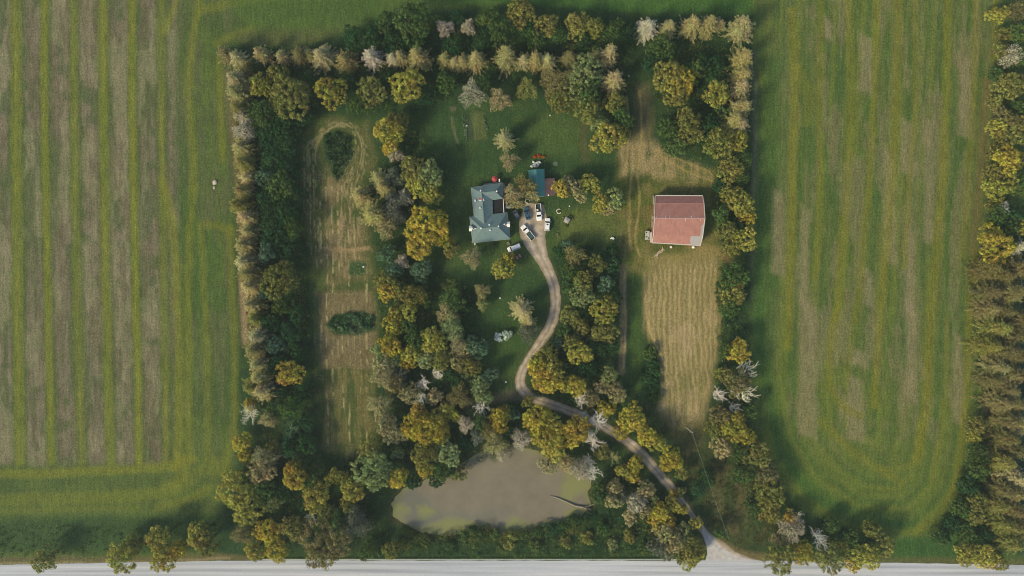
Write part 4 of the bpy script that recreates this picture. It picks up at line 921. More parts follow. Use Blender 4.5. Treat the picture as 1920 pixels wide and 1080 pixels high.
for k in range(8):
    a = Vector(L(943.4, 373, 0)).lerp(Vector(L(944.8, 399, 0)), k/7); mb.box(a.x-.05, a.x+.05, a.y-.05, a.y+.05, 0, 2.9)
mb.obox(L(943.4, 373, 2.95), L(944.8, 399, 2.95), .22, .12); mb.build("porch_rail", WHITE, house)
for (x, y) in ((901.2, 357.5), (931.5, 358.5), (900.3, 389.7), (917.6, 421.5), (934.9, 424.3), (902.2, 428), (919.2, 431.5)):
    z = 4.7 if y < 400 else 5.5
    mb = MB(); c = L(x, y, z); mb.lathe([(.12, -.9), (.12, .1), (.3, .12), (.3, .28), (.12, .4)], 10, c); mb.build("roof_vent", WHITE, house)
mb = MB(); c = L(891, 376.3, 3.9); mb.box(c[0]-.25, c[0]+.25, c[1]-.32, c[1]+.32, 3.3, 4.5); mb.build("skylight", WHITE, house, bevel=.04)
mb = MB(); a = L(898, 374, 4.75); mb.box(a[0]-.05, a[0]+1.2, a[1]-.12, a[1]+.3, 4.35, 4.82); o = mb.build("roof_box", mat("faded_red_cover", (186, 66, 62), .6), house)
mb = MB(); mb.box(a[0]-.05, a[0]+1.9, a[1]-.42, a[1]-.13, 4.3, 4.75); mb.box(a[0]+1.21, a[0]+1.7, a[1]-.12, a[1]+.3, 4.4, 4.7); mb.build("roof_box_base", WHITE, house)
for sx, px_, py_ in ((-1, 886.5, 430.5), (1, 951, 422.8)):
    c = L(px_, py_, 0); xo = sx
    mb = MB(); x0, x1 = sorted((c[0], c[0]+xo*.9)); mb.box(x0, x1, c[1]-.85, c[1]+.85, 2.9, 4.5); dm = mb.build("dormer", WHITE, house)
    mb = MB(); xi = c[0]-xo*1.4; xe = c[0]+xo*1.0
    slab(mb, [(xe, c[1]-1.05, 4.4), (xe, c[1], 5.0), (xi, c[1], 5.0)][::1]); slab(mb, [(xe, c[1]+1.05, 4.4), (xi, c[1], 5.0), (xe, c[1], 5.0)])
    mb.build("dormer_roof", WHITE, dm)
    mb = MB(); xg = c[0]+xo*.93; mb.add([(xg, c[1]-.5, 3.3), (xg, c[1]+.5, 3.3), (xg, c[1]+.5, 4.2), (xg, c[1]-.5, 4.2)], [(0, 1, 2, 3)]); mb.build("pane", GLASS, dm)
    mb = MB(); slab(mb, [(c[0]-xo*.15, c[1]-.5, 4.93), (c[0]-xo*.15, c[1]+.5, 4.93), (c[0]-xo*.95, c[1], 5.12)], .05); mb.build("dormer_louvre", DECKBLK, dm)
windows(house, c1[0], c1[3], 1.0, 2.2, WHITE, 4); windows(house, c1[3], c1[2], 1.0, 2.2, WHITE, 2)
windows(house, c2[1], c2[0], 1.0, 2.2, WHITE, 2)
mb = MB(); c = L(953, 412, 0); mb.box(c[0]-.06, c[0]+.06, c[1]-.5, c[1]+.5, .1, 2.1); dr_ = mb.build("door", mat("red_brown_door", (110, 60, 50), .5), house)
mb = MB(); mb.tube([(c[0]+.08, c[1]+.35, 1.05), (c[0]+.14, c[1]+.35, 1.05)], [.04, .05], 6); mb.build("handle", mat("brass", (170, 150, 90), .3, 1.0), dr_)
for (x, y, h) in ((936.7, 341.3, 3.9), (891.2, 458, 2.9)):
    c = P(x, y); mb = MB(); mb.tube([(c.x, c.y, 0), (c.x, c.y, h)], [.14, .12], 8); mb.box(c.x-.22, c.x+.22, c.y-.5, c.y+.5, h, h+.08)
    o = mb.build("white_post", WHITE); o.location = (0, 0, 0)
    tag(o, "white post with flat cap " + ("behind the house beside the red umbrella" if y < 400 else "at the house's lower left corner"), "post")
# patio
mb = MB(); mb.add([(*P(x, y)[:2], .12) for x, y in [(907, 345), (938, 340.5), (946, 344), (948, 358), (944, 372), (942, 345), (907, 350)]], [tuple(range(7))])
tag(mb.build("patio", CONC), "light grey paved patio wrapping the house's back corner", "patio", kind='structure')
mb = MB(); a, b, c, d = [P(x, y) for x, y in ((948, 386), (960, 384), (956, 392), (947, 391))]
mb.add([(*a[:2], .9), (*b[:2], .7), (*c[:2], .95), (*d[:2], 1.1), (*((a+b+c+d)/4)[:2], 1.7)], [(0, 1, 4), (1, 2, 4), (2, 3, 4), (3, 0, 4), (0, 3, 2, 1)])
o = mb.build("canvas_awning", mat("grey_canvas", (176, 176, 168), .8)); tag(o, "small pale grey canvas awning under the tree by the porch", "awning")
# red umbrella
u = empty("garden_umbrella", P(927.5, 337)); tag(u, "round red garden umbrella behind the house", "umbrella")
mb = MB(); n = 10; vv = [(0, 0, 2.6)]+[(1.05*math.cos(2*math.pi*k/n), 1.05*math.sin(2*math.pi*k/n), 2.05) for k in range(n)]+[(1.05*math.cos(2*math.pi*(k)/n), 1.05*math.sin(2*math.pi*(k)/n), 1.9) for k in range(n)]
mb.add(vv, [(0, 1+k, 1+(k+1) % n) for k in range(n)]+[(1+k, 1+n+k, 1+n+(k+1) % n, 1+(k+1) % n) for k in range(n)]); mb.build("canopy", mat("red_canvas", (168, 56, 62), .8), u)
mb = MB(); mb.tube([(0, 0, 0), (0, 0, 2.75)], [.04, .03], 8); mb.lathe([(.3, 0), (.28, .08), (.06, .14)], 12); mb.build("pole", WHITE, u)
# ---- teal shed + maroon lean-to
sb = P(1006, 343); shed = empty("shed", sb); tag(shed, "long shed with teal metal roof beside a heap of white sheeting", "shed")
def LS(px, py, z): v = P(px, py, z)-sb; return (v.x, v.y, z)
TEAL = roofmat("teal_metal", (62, 128, 122), lines=1.6, ldir='y', rough=.5, metal=0, var=.1)
mb = MB(); slab(mb, [LS(990.6, 319, 2.8), LS(993, 369.5, 2.8), LS(1007, 369, 4.3), LS(1005, 317.2, 4.3)]); slab(mb, [LS(1005, 317.2, 4.3), LS(1007, 369, 4.3), LS(1022.2, 368, 2.8), LS(1020.6, 316.7, 2.8)])
mb.build("roof", TEAL, shed)
mb = MB(); q = [LS(992, 320, 2.7), LS(994.5, 368, 2.7), LS(1021, 367, 2.7), LS(1019.6, 318, 2.7)]; n = 4
r_a, r_b = LS(1005, 318.4, 4.15), LS(1007, 367.6, 4.15)
mb.add([(x, y, -.2) for x, y, z in q]+q+[r_a, r_b], [(0, 1, 5, 4), (1, 2, 6, 9, 5), (2, 3, 7, 6), (3, 0, 4, 8, 7)]); mb.build("wall", mat("shed_boards", (150, 140, 122), .8), shed)
mb = MB(); mb.obox(Vector(LS(1005, 317, 4.35)), Vector(LS(1007, 369.2, 4.35)), .3, .08); mb.build("ridge_cap", mat("teal_ridge", (66, 134, 124), .5), shed)
mb = MB(); p_ = LS(1003, 368.8, 0); mb.box(p_[0]-.1, p_[0]+1.6, p_[1]-.02, p_[1]+.06, .05, 2.1); mb.build("door", mat("shed_door", (90, 84, 74), .8), shed)
lb = P(1031, 351); lean = empty("lean_to", lb); tag(lean, "low lean-to with faded maroon roof against the teal shed", "lean-to")
def LL(px, py, z): v = P(px, py, z)-lb; return (v.x, v.y, z)
mb = MB(); slab(mb, [LL(1021.6, 335, 2.9), LL(1022.8, 368, 2.9), LL(1041.6, 366.5, 2.2), LL(1040, 334, 2.2)]); mb.build("roof", roofmat("maroon_metal", (102, 74, 74), lines=1.8, ldir='y', var=.25, weather=(98, 84, 76)), lean)
mb = MB(); q = [LL(1022.3, 336.5, 2.7), LL(1023.3, 366.5, 2.7), LL(1040.6, 365, 2.05), LL(1039, 335.5, 2.05)]; mb.add([(x, y, -.2) for x, y, z in q]+q, [(0, 1, 5, 4), (1, 2, 6, 5), (2, 3, 7, 6), (3, 0, 4, 7)]); mb.build("wall", mat("lean_to_boards", (120, 96, 84), .8), lean)
def ball(name, px, py, r, m, label, cat, z=0, post=0.0):
    c = P(px, py); root = empty(name, c); tag(root, label, cat)
    mb = MB(); mb.lathe([(r*.4, z+post), (r*.95, z+post+r*.5), (r, z+post+r), (r*.7, z+post+r*1.7), (r*.15, z+post+r*2)], 12); mb.build("top" if post else "body", m, root, smooth=True)
    mb = MB(); mb.tube([(0, 0, 0), (0, 0, max(post, .1)+z)], [.06, .05], 6); mb.build("post" if post else "foot", CONC, root)
    return root
ball("yard_lamp", 1027.8, 367.6, .32, WHITE, "white round yard lamp at the lean-to's front edge", "lamp", post=2.3)
ball("yard_lamp", 1067, 387.5, .26, WHITE, "small white globe lamp on the lawn above the grey well house", "lamp", post=1.6)
ball("marker_post", 1007, 366.5, .2, WHITE, "small white knob at the teal shed's lower end", "marker", post=3.0)
# ---- barn
bb = P(1270, 412); barn = empty("barn", bb); tag(barn, "big barn with faded red gambrel metal roof and grey patch", "barn")
def LB(px, py, z): v = P(px, py, z)-bb; return (v.x, v.y, z)
REDM = roofmat("faded_red_metal", (160, 108, 92), lines=.85, ldir='x', rough=.6, var=.1, weather=(168, 134, 120))
zs = (4.2, 6.0, 7.6)
Wp = [(1228.8, 366.4, zs[0]), (1228.2, 380.7, zs[1]), (1227, 409, zs[2]), (1225, 440.5, zs[1]), (1222.6, 455.2, zs[0])]
Ep = [(1317.4, 367, zs[0]), (1320, 381.5, zs[1]), (1321.8, 409.3, zs[2]), (1317.5, 443, zs[1]), (1313, 460.3, zs[0])]
Wl = [LB(*p) for p in Wp]; El = [LB(*p) for p in Ep]
for i in range(4):
    mb = MB(); slab(mb, [Wl[i+1], El[i+1], El[i], Wl[i]] if i < 2 else [Wl[i], Wl[i+1], El[i+1], El[i]], .14)
    mb.build("roof", REDM, barn)
def lerp3(a, b, t): return tuple(a[k]+(b[k]-a[k])*t for k in range(3))
PATCH = mat("grey_metal_patch", (152, 146, 140), .6, var=.06)
up = Vector((0, -.012, .02))
mb = MB(); q = [lerp3(Wl[3], El[3], .765), lerp3(Wl[4], El[4], .765), El[4], El[3]]; q = [(a[0], a[1]-.02, a[2]+.03) for a in q]; slab(mb, q, .02); mb.build("roof_patch", PATCH, barn)
mb = MB(); q = [lerp3(Wl[2], El[2], 1-.05), lerp3(Wl[3], El[3], 1-.05), El[3], El[2]]; q = [lerp3(q[0], q[1], .45), q[1], q[2], lerp3(q[3], q[2], .2)]; q = [(a[0], a[1]-.01, a[2]+.03) for a in q]; slab(mb, q, .02); mb.build("roof_patch", PATCH, barn)
mb = MB()
for i in range(4):
    for s in (Wl, El): mb.obox(Vector(s[i])+Vector((0, 0, .05)), Vector(s[i+1])+Vector((0, 0, .05)), .22, .16)
for i in (0, 4): mb.obox(Vector(Wl[i])+Vector((0, 0, 0)), Vector(El[i]), .3, .2)
mb.build("fascia", mat("weathered_white_trim", (190, 182, 166), .7, var=.2), barn)
mb = MB(); mb.obox(Vector(Wl[2])+Vector((0, 0, .06)), Vector(El[2])+Vector((0, 0, .06)), .4, .08)
mb.build("ridge_cap", mat("ridge_metal", (176, 136, 124), .6, var=.2, scale=3), barn)
mb = MB(); br_ = random.Random(5)
for i in (1, 3): mb.obox(Vector(Wl[i])+Vector((0, 0, .02)), Vector(El[i])+Vector((0, 0, .02)), .1, .05)
mb.build("roof_break_strip", mat("break_strip", (176, 126, 116), .6, var=.3, scale=4), barn)
mb = MB()
for k in range(16):
    t_ = br_.uniform(.03, .97); a = lerp3(Wl[2], El[2], t_); l = br_.uniform(.3, 1.0); sg = 1 if br_.random() < .75 else -1; b = lerp3(a, lerp3(Wl[1 if sg > 0 else 3], El[1 if sg > 0 else 3], t_), l/5.5)
    mb.obox(Vector(a)+Vector((0, 0, .08)), Vector(b)+Vector((0, 0, .08)), br_.uniform(.06, .14), .03)
mb.build("bare_metal_streaks", mat("bare_metal", (214, 206, 190), .5), barn)
ins = []
for s, dx in ((Wl, .35), (El, -.35)): ins.append([(p[0]+dx, p[1]+(-.25 if i == 0 else .25 if i == 4 else 0), p[2]-.16) for i, p in enumerate(s)])
mb = MB(); w, e = ins
mb.add([(w[0][0], w[0][1], -.2), (w[4][0], w[4][1], -.2)]+w, [(0, 1, 6, 5, 4, 3, 2)][::-1]); mb.add([(e[0][0], e[0][1], -.2), (e[4][0], e[4][1], -.2)]+e, [(0, 1, 6, 5, 4, 3, 2)])
mb.add([(w[0][0], w[0][1], -.2), (e[0][0], e[0][1], -.2), e[0], w[0]], [(0, 1, 2, 3)]); mb.add([(w[4][0], w[4][1], -.2), (e[4][0], e[4][1], -.2), e[4], w[4]], [(0, 1, 2, 3)])
mb.build("wall", mat("barn_boards", (150, 96, 84), .85, var=.2, scale=2, stretch=(4, 4, .3)), barn)
mb = MB(); xw = w[0][0]-.05; mb.box(xw-.06, xw, -2.4, 2.4, .05, 3.8); bd = mb.build("door", mat("barn_door", (176, 166, 150), .8, var=.15), barn)
mb = MB(); mb.box(xw-.1, xw-.06, -2.4, -2.25, .05, 3.8); mb.box(xw-.1, xw-.06, 2.25, 2.4, .05, 3.8); mb.obox((xw-.1, -2.4, .2), (xw-.1, 2.4, 3.7), .12, .04); mb.build("door_brace", WHITE, bd)
c = P(1221.2, 452, 2.4); mb = MB(); mb.box(c.x-.16, c.x+.1, P(0, 455).y, P(0, 436.5).y, 1.6, 2.5); o = mb.build("white_gate", WHITE, bevel=.03); tag(o, "narrow white upright panel at the barn's lower left corner", "panel")
for k, (x, y, rx, rz, hh) in enumerate(((1225.2, 375, .25, 1.6, 1.4), (1223.4, 408, .3, .8, 1.8), (1222.6, 420, .2, 1.3, 1.2))):
    c = P(x, y); mb = MB()
    for i in range(3): mb.box(c.x-rx-.05*i, c.x+rx-.12*i, c.y-rz+.1*i, c.y+rz-.2*i, .02+hh/3*i, hh/3*(i+1)-.03)
    o = mb.build("timber_stack", mat("grey_timber", (150, 142, 120), .85, var=.2)); tag(o, ("topmost", "middle", "lowest")[k] + " of three grey timber stacks along the barn's left wall", "timber stack", "timber stacks against the barn")
# flat trailer with round holes
tb = P(1213.2, 441.5); tl = empty("flat_trailer", tb); tag(tl, "grey flat trailer with dark round openings left of the barn", "trailer")
mb = MB(); mb.box(-.75, .75, -1.55, 1.55, .75, .9); mb.box(-.95, -.5, -1.55, -1.1, .74, .88); mb.build("deck", mat("galvanised_deck", (176, 172, 160), .6), tl, bevel=.03)
for x, y in ((-.35, 1.0), (-.3, -.55), (.35, -1.0)):
    mb = MB(); mb.lathe([(.24, .90), (.24, .94), (.2, .95)], 14, (x, y, 0)); mb.build("round_opening", DECKBLK, tl)
for sg in (-1, 1):
    mb = MB(); mb.tube([(sg*.76, .1, .35), (sg*.96, .1, .35)], [.35, .35], 16); wh = mb.build("wheel", mat("tyre_rubber", (32, 32, 32), .9), tl)
mb = MB(); mb.obox((0, 1.5, .7), (0, 2.4, .45), .1, .1); mb.build("tow_bar", mat("dark_steel", (70, 68, 64), .6), tl)
# board pile
BRD = mat("pinkish_boards", (196, 172, 150), .85, var=.2)
for k in range(16):
    t_ = k/15; c = P(1229+14*t_+br_.uniform(-2.5, 2.5), 480-14*t_+br_.uniform(-3, 3)); l = br_.uniform(.5, 1.4); w_ = br_.uniform(.12, .3)
    mb = MB(); mb.box(-l/2, l/2, -w_/2, w_/2, 0, .05); mb.box(-l/2+.1, -l/2+.2, -w_/2-.05, w_/2+.05, -.03, -.002)
    o = mb.build("board", BRD); o.location = (c.x, c.y, .08+.05*(k % 5)); o.rotation_euler = (br_.uniform(-.1, .1), br_.uniform(-.1, .1), br_.uniform(0, 3.1)); tag(o, "broken pale board in the scrap heap below the barn", "board", "scrap boards below the barn")
# white sheeting, orange flowers behind the shed
SHT = mat("crumpled_white_sheet", (224, 226, 222), .5, var=.06)
def crumple(name, px, py, rx, ry, h, m, seed, rz=0):
    rs = random.Random(seed); mb = MB(); n, k_ = 14, 4; pr = [rs.uniform(.65, 1.15) for _ in range(n)]
    vv = [(0, 0, h)]
    for j in range(1, k_+1):
        for i in range(n):
            a = 2*math.pi*i/n; q = j/k_*pr[i]; vv.append((rx*q*math.cos(a), ry*q*math.sin(a), h*(1-(j/k_)**1.5)*rs.uniform(.4, 1.3)+.02))
    ff = [(0, 1+i, 1+(i+1) % n) for i in range(n)]
    for j in range(k_-1):
        for i in range(n): a = 1+j*n+i; b = 1+j*n+(i+1) % n; ff.append((a, a+n, b+n, b))
    mb.add(vv, ff); o = mb.build(name, m); o.location = P(px, py); o.rotation_euler = (0, 0, rz); return o
for k, (x, y, rx, ry, rz) in enumerate(((1002, 309, 1.5, .5, .7), (1007, 305, 1.2, .4, .5), (1010, 308.5, .9, .45, .9), (997, 312, .7, .45, .3), (1000, 304, .6, .5, 1.2), (1005.5, 312, 1.1, .4, .1), (1012, 304.5, .8, .3, -.6))):
    tag(crumple("white_sheet", x, y, rx, ry, .8+.1*k, SHT, 40+k, rz), "crumpled white sheet in the heap behind the teal shed", "sheet", "heap of white sheeting behind the shed")
def flowers(px, py, r, seed, rgb, label, n=160, h=.8, name="flower_clump", cat="flowers", green=(58, 84, 44)):
    rs = np.random.RandomState(seed); root = empty(name, P(px, py)); tag(root, label, cat)
    for nm, m_, k, z in (("leaves", green, n, h*.75), ("blossom", rgb, int(n*.8), h)):
        d = rs.randn(k, 3); d /= np.linalg.norm(d, axis=1, keepdims=True); d[:, 2] = np.abs(d[:, 2])
        V, F = quadset(d*np.array([r, r, z])*rs.uniform(.5, 1, (k, 1)), d+rs.randn(k, 3)*.4, rs.uniform(.14, .3, k), .8, rs)
        o = link(nm, npmesh(nm, V, F, LEAF, rs.uniform(.8, 1.25, k)), root); o.color = (*s2l(m_), 1)
    return root
flowers(1003, 293.5, .75, 61, (226, 112, 34), "leftmost of three orange flower clumps behind the white sheeting"); flowers(1010, 292, .85, 62, (236, 120, 30), "middle one of three orange flower clumps behind the white sheeting"); flowers(1018.5, 294.5, .9, 63, (236, 110, 30), "rightmost of three orange flower clumps behind the white sheeting")
# flower bed rings, stones, small things on the lawn
def ring(px, py, r, label, n=14, gap=0, seed=0):
    root = empty("stone_ring", P(px, py)); tag(root, label, "stone ring"); rs = random.Random(seed); mb = MB()
    for k in range(n):
        a = 2*math.pi*k/n+gap
        if k >= n-3: continue
        c = (r*math.cos(a), r*math.sin(a), 0); q = rs.uniform(.16, .24); mb.lathe([(q*.9, 0), (q, .12), (q*.7, .3), (q*.2, .34)], 7, c)
    mb.build("stones", mat("pale_stone", (214, 206, 180), .8), root)
    k = 90; rs2 = np.random.RandomState(seed+3); d = rs2.randn(k, 3); d /= np.linalg.norm(d, axis=1, keepdims=True); d[:, 2] = np.abs(d[:, 2])
    V, F = quadset(d*np.array([r*.6, r*.6, .5]), d+rs2.randn(k, 3)*.4, rs2.uniform(.15, .3, k), .8, rs2); o = link("plants", npmesh("plants", V, F, LEAF, rs2.uniform(.8, 1.2, k)), root); o.color = (*s2l((70, 96, 52)), 1)
ring(1048, 396, .78, "pale stone ring round a flower bed on the lawn right of cars", gap=1.0, seed=3)
ring(989, 377, .7, "pale stone ring below the teal shed beside the tan tree", gap=.2, seed=5)
flowers(953.5, 456, .8, 71, (196, 190, 160), "pale flowering bush at the house's lower right corner", name="flowering_bush", cat="bush")
flowers(1062, 423, .85, 72, (118, 124, 66), "olive bush just below the grey well house", name="low_bush", cat="bush", h=.6)
flowers(1045.3, 439.6, .75, 73, (150, 142, 98), "flat star shaped tan plant on the lawn below the white vehicle", name="tan_plant", cat="plant", h=.25)
flowers(1073.5, 409.5, .5, 74, (150, 148, 104), "pale little plant to the right of the grey well house", name="small_plant", cat="plant", h=.5)
flowers(1056, 407.5, .4, 75, (140, 142, 96), "pale little plant to the left of the grey well house", name="small_plant", cat="plant", h=.5)
flowers(929, 460, .9, 76, (84, 104, 72), "dark round bush against the house's front wall", name="house_bush", cat="bush", h=1.0)
flowers(958, 421, .8, 77, (92, 112, 84), "grey green bush under the right hand white dormer", name="house_bush", cat="bush", h=1.0)
# well house
wb = P(1062.3, 413.6); wl = empty("well_house", wb, math.radians(-30)); tag(wl, "little square well house with plain grey roof on the lawn", "well house")
mb = MB(); mb.box(-.72, .72, -.72, .72, -.1, 1.5); mb.build("wall", mat("well_boards", (130, 122, 104), .8), wl)
mb = MB(); e = .92; mb.add([(-e, -e, 1.5), (e, -e, 1.5), (e, e, 1.5), (-e, e, 1.5), (-e, -e, 1.42), (e, -e, 1.42), (e, e, 1.42), (-e, e, 1.42), (0, 0, 1.85)], [(0, 1, 8), (1, 2, 8), (2, 3, 8), (3, 0, 8), (4, 7, 6, 5), (0, 4, 5, 1), (1, 5, 6, 2), (2, 6, 7, 3), (3, 7, 4, 0)]); mb.build("roof", mat("grey_felt", (150, 148, 144), .7), wl)
mb = MB(); mb.box(-.3, .3, -.78, -.72, 0, 1.2); mb.build("door", WHITE, wl)
mb = MB(); p0, p1, p2 = P(1144.3, 448.2), P(1147.6, 445.4), P(1150.6, 448.6)
mb.obox((*p0[:2], .35), (*p1[:2], .5), .45, .5); mb.obox((*p1[:2], .5), (*p2[:2], .4), .7, .6); o = mb.build("white_tarp", SHT, bevel=.12); tag(o, "bright white folded tarp lying on grass between cars and barn", "tarp")
# little bright things
def bucket(px, py, label, r=.2, h=.4, name="white_bucket", cat="bucket"):
    root = empty(name, P(px, py)); tag(root, label, cat); mb = MB(); mb.lathe([(r*.8, 0), (r, h), (r*1.08, h), (r*1.08, h+.03), (r*.3, h+.05)], 14); mb.build("body", WHITE, root)
    mb = MB(); mb.tube([(r*math.cos(t), .0, h+r*.7*math.sin(t)) for t in [math.pi*k/8 for k in range(9)]], [.012]*9, 5); mb.build("handle", CONC, root)
bucket(681.8, 500.3, "white bucket on the dark green square of the mown strip", .3)
bucket(937.6, 559, "white bucket on the front lawn above the silvery shrubs", .28)
bucket(948.5, 716, "white bucket near the lower end of the front lawn", .3)
bucket(1178.8, 142.6, "white bucket in the dark clearing near the top", .35)
bucket(875.3, 236, "white bucket between the vegetable garden rows", .24); bucket(1031, 217, "white bucket on the upper back lawn", .24)
bucket(1257.4, 463.5, "pale tub on the grass just below the barn's middle", .42, .5, "stone_tub", "tub"); bucket(1364.5, 609.5, "white bucket in the hedge right of the stubble field", .32)
c = P(1299, 463.5); mb = MB(); mb.lathe([(.42, 0), (.5, .4), (.5, 1.1), (.3, 1.35), (.12, 1.4)], 14); mb.obox((0, .3, .9), (-.1, 1.0, .9), .3, .3); o = mb.build("water_tank", WHITE); o.location = c; tag(o, "small cream water tank against the barn's lower wall", "water tank")
for k, (x, y, r) in enumerate(((403, 342, .8), (402, 352, .5))):
    rs = random.Random(k); mb = MB(); n = 9; pr = [rs.uniform(.75, 1.15) for _ in range(n)]
    rings = [[(r*s*pr[i]*math.cos(2*math.pi*i/n), r*s*pr[i]*1.15*math.sin(2*math.pi*i/n), z*r+rs.uniform(-.05, .05)) for i in range(n)] for s, z in ((1, -.1), (1.05, .25), (.85, .55), (.4, .72))]
    mb.loft(rings); o = mb.build("boulder", mat("pale_rock", (186, 172, 150), .9, var=.2, bump=.4)); o.location = P(x, y); tag(o, ("larger upper", "smaller lower")[k]+" pale boulder in the left field beside the hedge", "boulder", "boulders in the left field")
c = P(1041.5, 307); mb = MB(); mb.lathe([(.85, 0), (.8, .04), (.3, .05)], 16); o = mb.build("stepping_stone", mat("mossy_stone", (92, 104, 82), .9)); o.location = c; tag(o, "faint round grey slab on the lawn above the lean-to", "slab")
# fallen log in the pond, driftwood
LOG = mat("bleached_log", (150, 136, 116), .9, var=.25, stretch=(1, 1, 1))
mb = MB(); pts = [P(x, y) for x, y in ((1032, 930), (1046, 934), (1060, 940), (1078, 948), (1094, 951), (1108, 955))]
mb.tube([(p.x, p.y, .02+.06*i) for i, p in enumerate(pts)], [.06, .16, .2, .24, .3, .3], 8)
mb.tube([(pts[4].x, pts[4].y, .2), (P(1106, 962).x, P(1106, 962).y, .3), (P(1114, 966).x, P(1114, 966).y, .4)], [.15, .1, .03], 6)
mb.tube([(pts[4].x, pts[4].y, .2), (P(1110, 946).x, P(1110, 946).y, .5), (P(1120, 940).x, P(1120, 940).y, .9)], [.14, .1, .03], 6)
tag(mb.build("fallen_log", LOG), "bleached fallen log reaching into the pond from its right bank", "log")
# utility pole and wire, guard rail
WOOD = mat("pole_wood", (176, 166, 146), .85, stretch=(4, 4, .5))
ub = P(1285.6, 801); up_ = empty("utility_pole", ub); tag(up_, "pale wooden utility pole below the stubble field", "utility pole")
mb = MB(); mb.tube([(0, 0, -.2), (0, 0, 8.8)], [.17, .12], 10); mb.build("pole", WOOD, up_)
mb = MB(); mb.box(-.75, .75, -.06, .06, 8.2, 8.33); mb.build("crossarm", WOOD, up_)
for x in (-.65, 0, .65):
    mb = MB(); mb.lathe([(.05, 8.33), (.07, 8.42), (.03, 8.52)], 8, (x, 0, 0)); mb.build("insulator", CONC, up_)
mb = MB(); a = Vector((ub.x, ub.y, 8.6)); b = P(1366, 1010, 6.5); pts = []
for k in range(25):
    t_ = k/24; p = a.lerp(b, t_); p.z -= 4*.5*t_*(1-t_); pts.append(tuple(p))
mb.tube(pts, [.02]*25, 5); o = mb.build("overhead_wire", mat("pale_cable", (170, 176, 160), .5)); tag(o, "thin overhead wire running down from the utility pole", "wire")
e2 = P(1366, 1010, 6.5); ub2 = Vector((e2.x, e2.y, 0)); u2 = empty("utility_pole", ub2); tag(u2, "short slim pole ending the wire beside the road junction", "utility pole")
mb = MB(); mb.tube([(0, 0, -.2), (0, 0, 6.6)], [.07, .05], 8); mb.build("pole", mat("dark_pole", (84, 84, 66), .85), u2)
gr = empty("guard_rail", P(882, 1048.5)); tag(gr, "long low guard rail between the road and pond scrub", "guard rail")
x0, x1 = P(492, 0).x-gr.location.x, P(1272, 0).x-gr.location.x
mb = MB(); mb.add([(x0, -.04, .45), (x1, -.04, .45), (x1, .05, .55), (x0, .05, .55), (x0, -.04, .65), (x1, -.04, .65), (x1, .1, .72), (x0, .1, .72)], [(0, 1, 2, 3), (3, 2, 5, 4), (4, 5, 6, 7)])
mb.box(x0, x1, .05, .2, .72, .75); mb.build("rail", mat("galvanised_rail", (186, 188, 184), .45), gr)
for k in range(60):
    x = x0+(x1-x0)*(k+.5)/60; mb = MB(); mb.box(-.06, .06, .2, .34, 0, .7); mb.build("post", mat("rail_post", (96, 92, 80), .8) if k == 0 else bpy.data.materials["rail_post"], gr, (x, 0, 0))

# ------------------------------------------------------------------ vehicles
TYRE = bpy.data.materials["tyre_rubber"]; RIM = mat("alloy_rim", (160, 162, 164), .3, .9)
LAMP = mat("lamp_glass", (226, 226, 214), .1); TAIL = mat("tail_glass", (150, 24, 22), .2); CHR = mat("dark_trim", (38, 40, 42), .5)
PW = mat("white_car_paint", (234, 232, 224), .25, coat=.5, var=.02); PB = mat("blue_car_paint", (52, 88, 108), .3, coat=.6, var=.05, metal=.2); PG = mat("grey_car_paint", (82, 88, 94), .35, coat=.5, var=.08)
BEDC = mat("dark_green_cover", (46, 72, 66), .7); BEDD = mat("bed_liner", (36, 44, 44), .8)
def ringsec(x, w, zb, zt, c=.14):
    return [(x, -w*.94, zb), (x, -w, zb+.2), (x, -w, zt-c), (x, -w+c*1.1, zt), (x, w-c*1.1, zt), (x, w, zt-c), (x, w, zb+.2), (x, w*.94, zb)]
